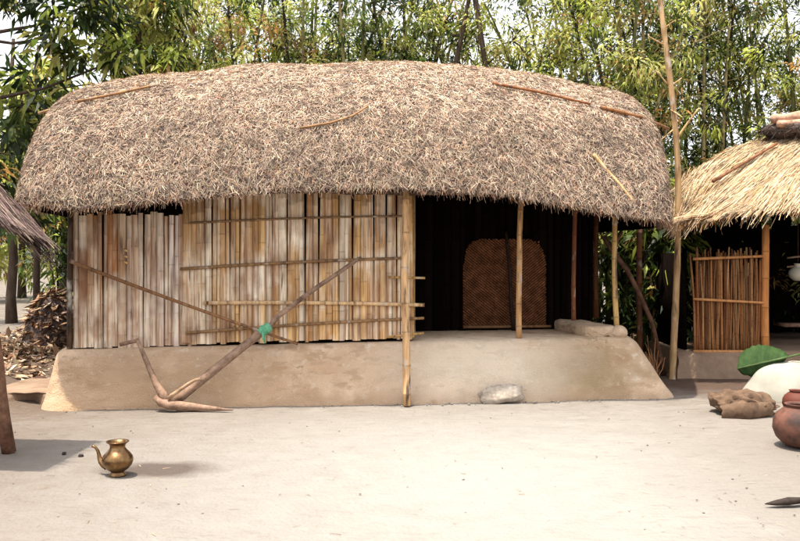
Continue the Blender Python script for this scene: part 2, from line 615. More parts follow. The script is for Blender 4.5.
pm = MB()
NW, NH = 560, 22
pm.grid(lambda w, h: plinth_pt(w, h), NW, NH, wrap=True)
top = [i * NH + NH - 1 for i in range(NW)]
pm.v.append(((PL[0] + PL[1]) / 2, 1.6, plinth_z(-0.2) - 0.01))
pm.c.append((1, 1, 1))
c0 = len(pm.v) - 1
pm.f += [(top[i], top[(i + 1) % NW], c0) for i in range(NW)]
pm.build('mud_plinth', M['mud'], hut)

# raised mud curb along the right end of the veranda
cb = MB()


def curb(i, j):
    w = 2 * math.pi * i
    v = 0.21 + 1.5 * j
    end = max(0.0, 1 - abs(2 * j - 1) ** 24) ** 0.5
    sq = lambda q_: math.copysign(abs(q_) ** 0.45, q_)
    cu = L(603, 325, 0.3).x - 0.02 * v
    return (cu + 0.20 * end * sq(math.cos(w)) * (1 + 0.10 * nz3(w, v * 3, 1)) - 0.03 * math.sin(w), v + 0.02 * nz3(w, v * 3, 4),
            plinth_z(cu) + 0.0 + 0.085 * end * sq(math.sin(w)) + 0.018 * nz3(v * 4, math.cos(w) * 2, 7))


cb.grid(curb, 32, 40, wrap=True)
cb.build('mud_curb', M['mud'], hut)
q = L(619, 325, 0.26)
lp = MB()
lp.grid(lambda i, j: (q.x + 0.085 * math.cos(6.2832 * i) * math.sin(math.pi * j) * (1 + 0.2 * nz3(i * 4, j * 4, 1)),
                      q.y + 0.07 * math.sin(6.2832 * i) * math.sin(math.pi * j),
                      plinth_z(q.x) + 0.015 - 0.075 * math.cos(math.pi * j) * (1 + 0.2 * nz3(i * 3, j * 5, 3))), 18, 10, wrap=True)
lp.build('mud_lump', M['mud'], hut)


# --- split bamboo walls
def slats(mb, u0, u1, zb, zt, v, wr, pal, seed, lean=0.0022, face=-1, gap=0.004):
    """a row of flattened bamboo slats along u; one mesh: the slats are the wall's pattern"""
    rr = random.Random(seed)
    u = u0
    while u < u1:
        w = rr.uniform(*wr)
        w = min(w, u1 - u + 0.01)
        b0 = zb((u + w / 2)) + rr.uniform(-0.01, 0.012)
        t0 = zt + rr.uniform(-0.03, 0.025)
        sk = rr.gauss(0, lean)
        base = pal(u + w / 2, rr)
        off = rr.uniform(-0.014, 0.012)
        zs, z = [b0], b0 + rr.uniform(0.05, 0.35)
        ring = []
        while z < t0 - 0.03:
            zs += [z - 0.010, z, z + 0.010]
            ring.append(len(zs) - 2)
            z += rr.uniform(0.26, 0.46)
        zs.append(t0)
        edge = rr.choice([0.75, 0.6, 0.35, 0.18])  # edge tint darkened: crease shade painted in so slats look rounder
        vs, cs = [], []
        fade = rr.uniform(-0.25, 0.25)
        for i, zz in enumerate(zs):
            f = (zz - b0) / (t0 - b0)
            dk = 0.50 if i in ring else (0.86 if (i - 1 in ring or i + 1 in ring) else 1.0)
            bul = 0.006 if i in ring else 0
            shade = 1 + fade * (f - 0.5) + 0.10 * nz3(u * 9, zz * 2.5, seed)
            for k, (a, bb) in enumerate(((0, 0.0), (0.22, 0.013), (0.5, 0.018), (0.78, 0.012), (1, 0.0))):
                vs.append((u + gap / 2 + a * (w - gap) + sk * (zz - b0) * 3, v + face * (bb + bul + off), zz))
                kk = dk * shade * ((edge if k == 0 else 0.8) if k in (0, 4) else 1)
                cs.append(tuple(c * kk for c in base))
        fs = [(i * 5 + k, i * 5 + k + 1, i * 5 + k + 6, i * 5 + k + 5) for i in range(len(zs) - 1) for k in range(4)]
        mb.add(vs, fs, cs)
        u += w * rr.uniform(0.86, 0.965)


def pal_left(u, rr):
    if u < L(128, 300, 0.27).x:
        return rr.choice([(0.46, 0.21, 0.08), (0.50, 0.32, 0.19), (0.58, 0.28, 0.10), (0.28, 0.14, 0.08), (0.58, 0.44, 0.34)])
    return rr.choice([(0.62, 0.50, 0.45), (0.72, 0.63, 0.58), (0.50, 0.36, 0.29), (0.82, 0.76, 0.74), (0.60, 0.42, 0.30)])


def pal_right(u, rr):
    return rr.choice([(0.62, 0.44, 0.24), (0.72, 0.56, 0.34), (0.68, 0.58, 0.46), (0.64, 0.42, 0.21), (0.80, 0.72, 0.58), (0.55, 0.33, 0.15), (0.76, 0.50, 0.22)])


VW = 0.29
uL, uM, uR = L(73, 300, VW).x, L(182, 300, VW).x, L(413, 300, VW).x
wl = MB()
slats(wl, uL, uM + 0.1, lambda u: plinth_z(u) - 0.015, L(120, 213, VW).z, VW, (0.04, 0.085), pal_left, 11)
wl.build('bamboo_wall', M['slat'], hut)
wr_ = MB()
slats(wr_, uM, uR, lambda u: plinth_z(u) + 0.005, 2.08, VW - 0.035, (0.038, 0.088), pal_right, 23)
wr_.build('bamboo_wall', M['slat'], hut)
bk = MB()                                            # added black sheet behind the slats, standing in for shade in the gaps
bk.box((uL, VW + 0.03, 0.5), (uR - 0.01, VW + 0.045, 2.15))
bk.build('gap_shade_sheet', M['shade_black'], hut)

vb = VW - 0.065
for k, (x0, y0, x1, y1, r, c) in enumerate(((190, 223, 402, 216, 0.011, (0.55, 0.45, 0.38)), (180, 269, 405, 258, 0.015, (0.62, 0.48, 0.36)),
                                            (204, 303, 424, 305, 0.020, (1.6, 1.5, 1.4)), (186, 333, 424, 318, 0.015, (0.66, 0.52, 0.40)))):
    b = MB()
    node_tube(b, L(x0, y0, vb), L(x1, y1, vb), r, 0.34, 8, c, seed=40 + k, taper=0.9, bend=0.012)
    b.build('batten', M['bamboo'], hut)
for k, (x0, y0, x1, y1) in enumerate(((388, 277, 425, 278), (388, 337, 424, 333))):
    b = MB()
    node_tube(b, L(x0, y0, vb - 0.02), L(x1, y1, vb - 0.02), 0.013, 0.3, 7, (1.2, 1.0, 0.6), seed=60 + k)
    b.build('peg', M['bamboo'], hut)
for y in (251, 257, 263):                            # three pale split pegs pushed through the slats
    b = MB()
    a = L(124.2, y - 1.5, VW - 0.03)
    e = L(127.5, y + 0.5, VW - 0.05)
    b.tube([a, a.lerp(e, 0.5) - Vector((0, 0.012, 0)), e], [0.009, 0.011, 0.007], 6, (1.7, 1.5, 0.8))
    b.build('peg', M['bamboo'], hut)
ty = MB()                                            # dark post at the wall's left corner
node_tube(ty, (uL - 0.03, VW, plinth_z(uL) - 0.1), (uL - 0.03, VW, 2.0), 0.028, 0.35, 8, (0.12, 0.09, 0.07), seed=70)
ty.build('corner_post', M['bamboo'], hut)
es = MB()                                            # upright strips closing the wall's right edge
for k in range(3):
    node_tube(es, (uR - 0.03 + 0.02 * k, VW - 0.02 + 0.02 * k, plinth_z(uR)), (uR - 0.03 + 0.02 * k, VW - 0.02 + 0.02 * k, 2.1), 0.018, 0.33, 7, (0.95, 0.8, 0.45), seed=75 + k)
es.build('wall_edging', M['bamboo'], hut)


# --- the dark room behind and the veranda back wall
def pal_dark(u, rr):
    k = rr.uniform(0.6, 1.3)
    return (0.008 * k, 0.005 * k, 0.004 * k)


VB = 1.25
uB = L(592, 300, VB).x
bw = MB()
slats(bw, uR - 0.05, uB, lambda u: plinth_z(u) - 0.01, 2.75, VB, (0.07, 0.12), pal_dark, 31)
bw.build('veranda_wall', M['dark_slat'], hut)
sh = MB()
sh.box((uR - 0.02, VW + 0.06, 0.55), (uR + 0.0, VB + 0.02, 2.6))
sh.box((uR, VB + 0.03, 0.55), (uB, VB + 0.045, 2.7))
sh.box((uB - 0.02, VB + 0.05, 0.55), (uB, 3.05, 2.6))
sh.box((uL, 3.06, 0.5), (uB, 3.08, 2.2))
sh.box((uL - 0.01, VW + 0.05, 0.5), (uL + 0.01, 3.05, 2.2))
sh.build('room_wall', M['shade_black'], hut)

# woven mat door: twill of split cane
wm = MB()
a0, a1 = L(463, 331, VB - 0.05).x, L(546, 331, VB - 0.05).x
zb_, zt_ = plinth_z(a0) + 0.01, L(500, 239, VB - 0.05).z
NX, NZ = 96, 128
cw, chh = (a1 - a0) / NX, (zt_ - zb_) / NZ
for i in range(NX):
    for j in range(NZ):
        xn, zn = abs((i + 0.5) / NX - 0.5) * 2, (j + 0.5) / NZ
        if xn ** 6 + max(0, (zn - 0.1) / 0.9) ** 6 > 1.0 + 0.25 * nz3(i * 0.5, j * 0.5, 8):  # top corners left out, shaping the mat like its lit area
            continue
        blk = (i // 66) % 2
        ph = ((i + j) if blk == 0 else (j - i)) % 4
        over = ph < 2
        k = random.uniform(0.55, 1.3) * (1 + 0.5 * nz3(i * 0.12, j * 0.1, 2)) * (1.0 if over else 0.5)
        base = (0.20, 0.085, 0.042) if over else (0.14, 0.055, 0.028)
        dv = -0.006 if over else 0.004
        ex = 0.0
        x, z = a0 + i * cw, zb_ + j * chh
        v = VB - 0.05 + dv
        wm.add([(x, v + 0.004, z), (x + cw, v + 0.004 * (0 if over else 1), z), (x + cw, v - 0.002, z + chh), (x, v, z + chh)], [(0, 1, 2, 3)], tuple(c * k for c in base))
door = wm.build('mat_door', M['weave'], hut, smooth=False)
fr = MB()
node_tube(fr, (a0, VB - 0.075, zb_ + 0.02), (a1 + 0.05, VB - 0.075, zb_ + 0.02), 0.016, 0.3, 7, (0.55, 0.38, 0.26), seed=81)
fr.build('door_rail', M['bamboo'], door)


# --- posts
def post(a, b, r, col, seed, name='post', seg=0.3):
    mb = MB()
    node_tube(mb, a, b, r, seg, 10, col, seed=seed, bend=0.01)
    return mb.build(name, M['bamboo'], hut)


pf = L(407, 404, -0.12)
post((pf.x, -0.12, 0.0), (L(406, 205, -0.02).x, -0.02, 2.12), 0.037, (1.5, 1.3, 1.12), 91)
pf2 = L(519, 335, 0.27)
post((pf2.x, 0.27, plinth_z(pf2.x) - 0.02), (L(522, 215, 0.27).x, 0.27, 2.15), 0.030, (1.25, 1.0, 0.75), 92, seg=0.22)
pf3 = L(618, 330, 0.30)
post((pf3.x - 0.01, 0.30, plinth_z(pf3.x)), (L(614, 220, 0.30).x, 0.30, 1.95), 0.028, (1.1, 0.95, 0.6), 93, seg=0.2)
pf4 = L(574, 325, 1.1)
post((pf4.x, 1.1, plinth_z(pf4.x)), (pf4.x + 0.02, 1.1, 2.3), 0.026, (0.55, 0.25, 0.15), 94)
for k, x in enumerate((596, 640)):
    pp = L(x, 325, 2.5)
    post((pp.x, 2.5, 0.0 if x > 620 else plinth_z(pp.x)), (pp.x, 2.5, 2.2), 0.04, (0.4, 0.2, 0.12), 95 + k)


# ------------------------------------------------------------------ thatch
def thatch(parent, grid_fn, ns, nt, base_m, n_straw, pal, wts, length, width, flow, lift=0.03, front_bias=None, name='thatch_roof', amp=0.035, smin=0.0, fringe=3000, fr_len=(0.05, 0.16), under=None, tone=None):
    """a closed humped roof shell from grid_fn(s, t); straws laid on its surface in the direction of flow"""
    th = np.linspace(-math.pi / 2, math.pi / 2, ns)
    ph = np.linspace(-math.pi / 2, math.pi / 2, nt)
    ss, tt = np.sin(th), np.sin(ph)
    T = np.array([[grid_fn(s, t) for t in tt] for s in ss])
    for i in range(1, ns - 1):
        for j in range(1, nt - 1):
            p = T[i, j]
            T[i, j, 2] += amp * nz3(p[0] * 1.6, p[1] * 1.6, p[2] * 1.6) + 0.5 * amp * nz3(p[0] * 5, p[1] * 5, p[2] * 5)
    U = np.array([[under(s, t) for t in tt] for s in ss])
    vs = [tuple(p) for p in T.reshape(-1, 3)] + [tuple(p) for p in U.reshape(-1, 3)]
    fs = []
    off = ns * nt
    for i in range(ns - 1):
        for j in range(nt - 1):
            a, b, c, d_ = i * nt + j, (i + 1) * nt + j, (i + 1) * nt + j + 1, i * nt + j + 1
            fs.append((a, b, c, d_))
            fs.append((off + d_, off + c, off + b, off + a))
    mb = MB()
    mb.add(vs, fs)
    roof = mb.build(name, base_m, parent)
    roof.data.materials.append(M['shade_black'])  # underside coloured black for the shade beneath the roof
    mi = np.zeros(len(fs), np.int32)
    mi[1::2] = 1
    roof.data.polygons.foreach_set('material_index', mi)
    # sample by area
    e1 = T[1:, :-1] - T[:-1, :-1]
    e2 = T[:-1, 1:] - T[:-1, :-1]
    nrm = np.cross(e1, e2)
    ar = np.linalg.norm(nrm, axis=-1)
    if front_bias is not None:
        ar = ar * front_bias(T[:-1, :-1])
    flat = ar.ravel() / ar.sum()
    idx = RNG.choice(len(flat), n_straw, p=flat)
    ii, jj = np.unravel_index(idx, ar.shape)
    fu, fv = RNG.random(n_straw)[:, None], RNG.random(n_straw)[:, None]
    base = T[ii, jj] + e1[ii, jj] * fu + e2[ii, jj] * fv
    nn = unit(nrm[ii, jj])
    nn *= np.sign(nn[:, 2:3] + 1e-9)
    down = np.zeros((n_straw, 3))
    down[:, 2] = -1
    down += flow(base)
    down += RNG.normal(0, 0.05, (n_straw, 3))
    dd = down - nn * (down * nn).sum(1, keepdims=True)
    dd = unit(dd)
    side = unit(np.cross(nn, dd))
    ang = RNG.normal(0, smin, n_straw)[:, None]
    dd = dd * np.cos(ang) + side * np.sin(ang)
    side = unit(np.cross(nn, dd))
    dd = unit(dd + nn * RNG.normal(lift * 2, lift * 2.2, n_straw)[:, None])
    ln = RNG.uniform(*length, n_straw)
    wd = RNG.uniform(*width, n_straw)
    tl = RNG.normal(0, 0.5, n_straw)[:, None]
    side2 = unit(side + nn * tl)
    base = base + nn * RNG.uniform(0.0, 0.035, n_straw)[:, None] - dd * (ln / 2)[:, None]
    pts = strips(base, dd, ln, wd, side2)
    cols = pick(pal, wts, n_straw, 0.16)
    if tone:
        cols = np.clip(cols * np.array([tone(*p) for p in base])[:, None], 0.004, 0.75)
    # fringe at the eave: straws hanging past the rim on the front and ends
    fi = RNG.integers(0, ns, fringe)
    rim = T[fi, 0] + (T[np.minimum(fi + 1, ns - 1), 0] - T[fi, 0]) * RNG.random(fringe)[:, None]
    inn = T[fi, 3]
    k = RNG.random(fringe)[:, None] * 0.8
    rim = rim * (1 - k) + inn * k
    fd = unit(np.stack([RNG.normal(0, 0.35, fringe), RNG.normal(-0.25, 0.3, fringe), np.full(fringe, -1.0)], 1) + flow(rim) * 0.6)
    fs_ = unit(np.cross(fd, RNG.normal(0, 1, (fringe, 3))))
    fl = RNG.uniform(*fr_len, fringe) * RNG.choice([0.7, 1, 1, 1.5], fringe)
    pts = np.concatenate([pts, strips(rim - fd * 0.05, fd, fl, RNG.uniform(width[0], width[1], fringe), fs_)])
    cols = np.concatenate([cols, pick(pal, wts, fringe, 0.16) * np.array([[0.60, 0.48, 0.40]])])
    quads('straw_layer', pts, cols, M['straw'], roof)
    return roof, T


# hut roof profile, read from the photograph's outline
ridge_px = [(30, 128), (45, 106), (70, 95), (100, 86), (170, 75), (250, 68), (370, 63), (450, 66), (510, 75), (560, 82), (610, 92), (640, 103), (658, 118), (668, 135)]
rp_ = [L(x, y, 1.45) for x, y in ridge_px]
ridge_u, ridge_z = [p.x for p in rp_], [p.z for p in rp_]
eave_px = [(16, 203), (75, 211), (130, 206), (200, 199), (300, 192), (400, 190), (500, 196), (560, 206), (620, 217), (673, 222)]
VE = -0.34
ep_ = [L(x, y, VE) for x, y in eave_px]
eave_u, eave_z = [p.x for p in ep_], [p.z for p in ep_]
uLF, uLR = L(15, 195, -0.2).x, L(38, 120, 1.45).x
uRF, uRR = L(674, 200, -0.2).x, L(664, 125, 1.45).x
VC, VBK = 1.62, 3.6


def hut_roof(s, t):
    k = min(1.0, t + 1)
    u0, u1 = uLF + (uLR - uLF) * k, uRF + (uRR - uRF) * k
    u = (u0 + u1) / 2 + (u1 - u0) / 2 * s
    e = (1 - min(1, abs(s)) ** 22) ** (1 / 3.0)
    b = (VC - VE) if t < 0 else (VBK - VC)
    rc = (1 - min(1, abs(s)) ** 16) ** 0.5
    v = VC + b * t * (0.86 + 0.14 * rc)
    ez = float(np.interp(u, eave_u, eave_z)) + 0.01
    rz = float(np.interp(u, ridge_u, ridge_z)) + 0.01
    g_ = (1 - min(1, abs(t)) ** 1.75) ** (1 / 1.45)
    return (u, v, ez + (rz - ez) * g_ * e)


def hut_under(s, t):
    u, v, z = hut_roof(s, t)
    ez = float(np.interp(u, eave_u, eave_z)) + 0.01
    k = min((1 - abs(t)) / 0.9, (1 - abs(s)) * 4, 1.0)
    return (u, v, ez + (max(z, ez) - ez - 0.3) * k if z - ez > 0.3 else ez + (z - ez) * 0.1)


PALH = [(0.30, 0.225, 0.175), (0.44, 0.345, 0.26), (0.60, 0.50, 0.37), (0.06, 0.033, 0.025), (0.36, 0.20, 0.12)]


def h_flow(b):
    f = np.zeros_like(b)
    f[:, 0] = 0.12 * np.sin(b[:, 0] * 2.1) + 0.0
    f[:, 1] = -0.5
    return f


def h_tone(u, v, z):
    k = min(1, max(0, (z - 2.55 + 0.25 * nz3(u * 1.1, v * 1.1, 3)) / 0.9))  # straw painted paler toward the ridge, as sunlight on the hump
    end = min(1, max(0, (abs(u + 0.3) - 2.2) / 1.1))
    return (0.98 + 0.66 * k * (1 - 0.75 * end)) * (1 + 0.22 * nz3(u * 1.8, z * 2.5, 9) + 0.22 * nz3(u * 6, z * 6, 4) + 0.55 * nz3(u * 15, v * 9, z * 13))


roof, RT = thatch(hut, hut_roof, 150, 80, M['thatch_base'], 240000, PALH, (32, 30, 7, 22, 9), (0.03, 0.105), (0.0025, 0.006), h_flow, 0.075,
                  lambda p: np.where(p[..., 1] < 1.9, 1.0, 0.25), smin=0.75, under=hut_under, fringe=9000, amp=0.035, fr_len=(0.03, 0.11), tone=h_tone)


def roof_z(u, v):
    """height of the thatch over a point"""
    best, bz = 1e9, 0
    dd = (RT[..., 0] - u) ** 2 + (RT[..., 1] - v) ** 2
    i = np.unravel_index(np.argmin(dd), dd.shape)
    return RT[i][2]


def roof_pole(pxs, r, col, seed):
    """a thin pole lying on the thatch, its points found where the sight line meets the roof"""
    pts = []
    for x, y in pxs:
        best = None
        for v in np.arange(-0.3, 1.6, 0.02):
            p = L(x, y, float(v))
            if p.z <= roof_z(p.x, p.y) + 0.015:
                best = p
                break
        if best is None:
            best = L(x, y, 1.4)
        pts.append(best + Vector((0, -0.02, 0.025)))
    fine = []
    for a, b in zip(pts, pts[1:]):
        fine += [a.lerp(b, k / 4) for k in range(4)]
    fine.append(pts[-1])
    mb = MB()
    mb.tube(fine, [r * (1.1 - 0.4 * i / len(fine)) for i in range(len(fine))], 7, col)
    return mb.build('roof_pole', M['bamboo'], roof)


roof_pole([(40, 116), (80, 104), (115, 97), (160, 87)], 0.016, (0.75, 0.55, 0.38), 1)
roof_pole([(492, 86), (540, 95), (590, 107)], 0.016, (0.6, 0.33, 0.2), 2)
roof_pole([(600, 110), (640, 120), (668, 131)], 0.02, (0.6, 0.36, 0.22), 3)
roof_pole([(300, 131), (330, 126), (352, 119), (368, 109)], 0.011, (0.8, 0.6, 0.42), 4)
roof_pole([(593, 157), (605, 172), (618, 186), (634, 206)], 0.017, (1.5, 1.35, 1.1), 5)

# roof timbers inside
for k, (va, vb2) in enumerate(((0.0, 1.5), (0.5, 1.5))):
    pass
bm = MB()
stick(bm, (uL, 0.0, 2.02), (uR + 2.0, 0.0, 2.02), 0.03, 7, (0.12, 0.08, 0.06), 5, 20)
bm.build('eave_beam', M['bamboo'], hut)

# ------------------------------------------------------------------ plough and poles against the hut
pa = W(*L(181, 398, -0.17))
plough = empty('wooden_plough', (pa.x, pa.y, 0), 'old wooden ox plough leaning on the bamboo wall with green cloth on its beam', 'plough')


def loc(p):
    return Vector(p) - plough.location


bm = MB()
b0, b1 = loc(P(176, 401, pa.y)), loc(W(*L(361, 257, 0.13)))
pts, rad = [], []
for i in range(29):
    f = i / 28
    p = b0.lerp(b1, f)
    p.z += 0.05 * math.sin(math.pi * f) * (1 if f > 0.5 else 0.4) + 0.012 * nz3(f * 5, 2, 1)
    pts.append(p)
    rad.append(((0.050 - 0.006 * f) if f < 0.44 else (0.036 - 0.012 * f)) * (1 + 0.14 * nz3(f * 8, 5, 2)) * (0.55 if i == 28 else 1))
bm.tube(pts, rad, 10, (1.0, 0.92, 0.85), flat=0.85)
bm.build('beam', M['wood'], plough)
bm = MB()
yy = pa.y - 0.05
hp = [P(168, 404, yy), P(163, 395, yy), P(157, 385, yy + 0.03), P(150, 370, yy + 0.06), P(143, 353, yy + 0.1), P(137.5, 340, yy + 0.12)]
bm.tube([loc(p) for p in hp], [0.045, 0.042, 0.034, 0.025, 0.021, 0.019], 9, (1.1, 1.0, 0.92))
hd = bm.build('handle', M['wood'], plough)
bm = MB()
stick(bm, loc(P(120, 344.5, yy + 0.12)), loc(P(139, 339.5, yy + 0.12)), 0.019, 8, (0.8, 0.7, 0.62), 3, taper=0.95)
bm.build('grip', M['wood'], hd)
bm = MB()
sp = [P(155, 397, yy), P(161, 402, yy - 0.01), P(172, 405, yy - 0.03), P(190, 406.5, yy - 0.05), P(212, 408.5, yy - 0.07), P(233, 410, yy - 0.09)]
sp = [loc(p) for p in sp]
bm.tube(sp, [0.030, 0.052, 0.06, 0.047, 0.030, 0.007], 10, (1.1, 1.0, 0.92), flat=0.8)
bm.build('sole', M['wood'], plough)
bm = MB()
stick(bm, loc(P(168, 398, yy - 0.06)), loc(P(200, 379, yy - 0.01)), 0.02, 6, (1.4, 1.3, 1.1), 8)
bm.build('wedge', M['wood'], plough)
cl = MB()
cf = 0.465
cc = b0.lerp(b1, cf) + Vector((0, 0, 0.020))
ax = (b1 - b0).normalized()
s1 = ax.cross(Vector((0, 1, 0))).normalized()
s2 = ax.cross(s1)
cl.grid(lambda i, j: cc + ax * (0.125 * (j - 0.5)) + (s1 * math.cos(6.2832 * i) + s2 * math.sin(6.2832 * i)) *
        (0.031 + 0.018 * math.sin(math.pi * j) ** 0.5 * (1 + 0.22 * math.sin(j * 30 + 6.28 * i) + 0.7 * nz3(math.cos(6.28 * i) * 2.2, math.sin(6.28 * i) * 2.2, j * 7))), 28, 16, wrap=True)
cl.tube([cc + Vector((-0.01, -0.05, -0.02)), cc + Vector((0.0, -0.075, -0.07)), cc + Vector((0.012, -0.07, -0.12))], [0.02, 0.024, 0.012], 7, flat=0.3)
cl.build('cloth_tie', M['green_cloth'], plough)

dp = MB()
A_, B_ = W(*L(70, 261, 0.20)), W(*L(298, 344, 0.10))
node_tube(dp, A_, B_, 0.018, 0.36, 8, (0.62, 0.42, 0.30), seed=120, bend=-0.015, taper=0.7)
tag(dp.build('bamboo_pole', M['bamboo']), 'thin brown bamboo pole slanting down across the left bamboo wall, behind the plough beam', 'pole')

ls = MB()
A_, B_ = W(*L(514, 332, VB - 0.16)), W(*L(506, 232, VB - 0.09))
stick(ls, A_, B_, 0.026, 8, (0.10, 0.06, 0.045), 4, wob=0.3)
tag(ls.build('leaning_stick', M['wood']), 'dark stick propped upright against the woven mat door in the veranda', 'stick')

br = MB()
pts = [P(603, 236, 10.2), P(612, 250, 10.2), P(627, 270, 10.25), P(640, 295, 10.3), P(652, 322, 10.35), P(664, 376, 10.4)]
br.tube(pts, [0.03, 0.03, 0.031, 0.027, 0.028, 0.03], 8, (0.45, 0.32, 0.25))
br.tube([pts[1], P(622, 232, 10.1)], [0.03, 0.018], 6, (0.5, 0.36, 0.28))
tag(br.build('crooked_branch', M['wood']), 'crooked bare branch propped beside the right end of the veranda', 'branch')

# stone leaning on the plinth
sb_ = G(500, 402)
stn = MB()


def rock(c, rx, ry, rz, seed, sq=0.6, n=(22, 14)):
    def f(i, j):
        a, b = 6.2832 * i, math.pi * (j - 0.5)
        x, y, z = math.cos(a) * math.cos(b), math.sin(a) * math.cos(b), math.sin(b)
        x, y, z = [math.copysign(abs(q_) ** sq, q_) for q_ in (x, y, z)]
        k = 1 + 0.22 * nz3(x * 1.6 + seed, y * 1.6, z * 1.6) + 0.08 * nz3(x * 5, y * 5 + seed, z * 5)
        return (c[0] + rx * x * k, c[1] + ry * y * k, c[2] + rz * z * k)
    return f, n


def add_rock(mb, *a, **k):
    f, n = rock(*a, **k)
    mb.grid(f, n[0], n[1], wrap=True)


add_rock(stn, (0, 0, 0), 0.215, 0.07, 0.085, 3, n=(36, 22))
so = stn.build('stone_slab', M['stone'], loc=(sb_.x, sb_.y - 0.02, 0.075))
so.rotation_euler = (R(-18), R(-6), R(6))
tag(so, 'pale rough stone slab leaning against the foot of the mud plinth', 'stone')

for k, (x, y, r) in enumerate(((81, 458, 0.014), (64, 455, 0.011))):
    mb = MB()
    add_rock(mb, (0, 0, 0), r * 1.3, r, r, 20 + k, n=(12, 8))
    tag(mb.build('pebble', M['black_wood'], loc=G(x, y) + Vector((0, 0, r * 0.7 + 0.004))),
        ['larger dark pebble on the earth just left of the brass pot', 'smaller dark pebble farther left of the brass pot'][k], 'pebble', 'dark pebbles')

# crumbs of fallen mud under the plinth: nobody could count them
cr = MB()
for k in range(110):
    x = random.gauss(590, 16) if k < 40 else (random.uniform(60, 660) if k < 120 else random.uniform(420, 660))
    p = L(x, 380, random.uniform(-0.16, -0.02))
    r = random.uniform(0.003, 0.011)
    w = W(p.x, p.y)
    add_rock(cr, (w.x, w.y, r * 0.5), r * 1.4, r, r * 0.8, k, n=(7, 5))
for k in range(160):
    r = random.uniform(0.002, 0.006)
    add_rock(cr, (random.uniform(-3.2, 3.6), random.uniform(4.5, 8.2), r * 0.6), r * 1.4, r, r * 0.8, k, n=(6, 4))
tag(cr.build('mud_crumbs', M['ground']), 'small crumbs of dry mud fallen on the courtyard earth', 'crumbs', kind='stuff')

# ------------------------------------------------------------------ brass spouted pot
lo = G(117.6, 476.5)
lota = empty('brass_pot', lo + Vector((0, 0, 0.004)), 'small brass water pot with a curved spout standing on the earth', 'pot', rz=R(-8))
mb = MB()
prof = [(0.0, 0.004), (0.050, 0.0), (0.054, 0.004), (0.052, 0.014), (0.040, 0.024), (0.045, 0.033), (0.070, 0.05), (0.088, 0.072), (0.097, 0.095), (0.098, 0.110), (0.092, 0.128),
        (0.078, 0.147), (0.060, 0.165), (0.049, 0.180), (0.047, 0.190), (0.052, 0.203), (0.064, 0.214), (0.071, 0.219), (0.072, 0.223), (0.066, 0.224), (0.056, 0.216), (0.046, 0.203), (0.042, 0.188), (0.05, 0.165), (0.08, 0.13), (0.08, 0.08), (0.0, 0.03)]
mb.lathe(prof, 48)
mb.build('body', M['brass'], lota)
mb = MB()
sc_ = [(-0.070, 0, 0.062), (-0.093, 0, 0.072), (-0.112, 0, 0.088), (-0.122, 0, 0.110), (-0.126, 0, 0.132), (-0.133, 0, 0.155), (-0.146, 0, 0.174), (-0.163, 0, 0.184), (-0.172, 0, 0.186)]
mb.tube(sc_, [0.028, 0.025, 0.019, 0.0145, 0.012, 0.0105, 0.009, 0.0085, 0.010], 12)
mb.build('spout', M['brass'], lota)

# ------------------------------------------------------------------ things on the right
sk = empty('burlap_sack', G(752, 418), 'crumpled empty brown burlap sack lying on the earth before the pale bundle', 'sack')
mb = MB()


def sack(i, j):
    a, b = 6.2832 * i, math.pi * (j - 0.5)
    x, y, z = math.cos(a) * math.cos(b), math.sin(a) * math.cos(b), math.sin(b)
    x = math.copysign(abs(x) ** 0.7, x)
    n1 = nz3(x * 1.5 + 3, y * 1.5, z * 2)
    n2 = nz3(x * 3.5, y * 3.5 + 7, z * 3.5)
    fold = 0.05 * abs(math.sin(4.5 * x + 3.5 * z + 2.5 * n1)) + 0.008 * abs(math.sin(11 * x - 6 * y + 3 * n2)) - 0.03
    h = 0.10 + 0.035 * x * -0.3 + 0.03 * n1
    return (0.29 * x * (1 + 0.15 * n1) + 0.03 * n2, 0.22 + 0.24 * y * (1 + 0.2 * n2) - fold * abs(y), max(0.004, h + (0.088 + 0.035 * n1 - 0.02 * x) * z * (1 if z > 0 else 1) + fold * (0.6 if z > -0.3 else 0)))


mb.grid(sack, 60, 34, wrap=True)
mb.build('body', M['burlap'], sk)
mb = MB()                                            # open mouth folded over at the front


def mouth(i, j):
    x = -0.27 + 0.44 * i
    w = math.pi * (0.05 + 0.95 * j)
    r = 0.055 * (1 + 0.5 * nz3(x * 6, j, 1)) * (0.5 + 0.5 * math.sin(math.pi * min(1, i * 1.1)))
    return (x + 0.02 * nz3(i * 7, j * 5, 2), -0.01 - r * 1.3 * math.sin(w) + 0.03 * (1 - i), 0.09 - 0.06 * j + r * math.cos(w) + 0.04 * (i - 0.5) + 0.02 * nz3(i * 9, 3, 1))


mb.grid(mouth, 40, 12)
mo = mb.build('folded_mouth', M['burlap'], sk)
md = mo.modifiers.new('thick', 'SOLIDIFY')
md.thickness = 0.008

wb = G(800, 402)
ws = MB()


def bundle(i, j):
    a, b = 6.2832 * i, math.pi * 0.5 * j
    x, y = math.cos(a) * math.cos(b), math.sin(a) * math.cos(b)
    z = math.sin(b) ** 0.85
    n1 = nz3(x * 1.4 + 2, y * 1.4, z * 1.4)
    n2 = nz3(x * 4 + 2, y * 4, z * 4)
    return (0.56 * x * (1 + 0.12 * n1), 0.36 * y * (1 + 0.12 * n1), 0.375 * z * (1 + 0.10 * n1 + 0.04 * n2) - 0.005)


ws.grid(bundle, 48, 20, wrap=True)
tag(ws.build('cloth_bundle', M['white_sack'], loc=(wb.x + 0.14, wb.y + 0.32, 0)), 'big cream cloth bundle heaped at the right edge under the banana leaf', 'bundle')

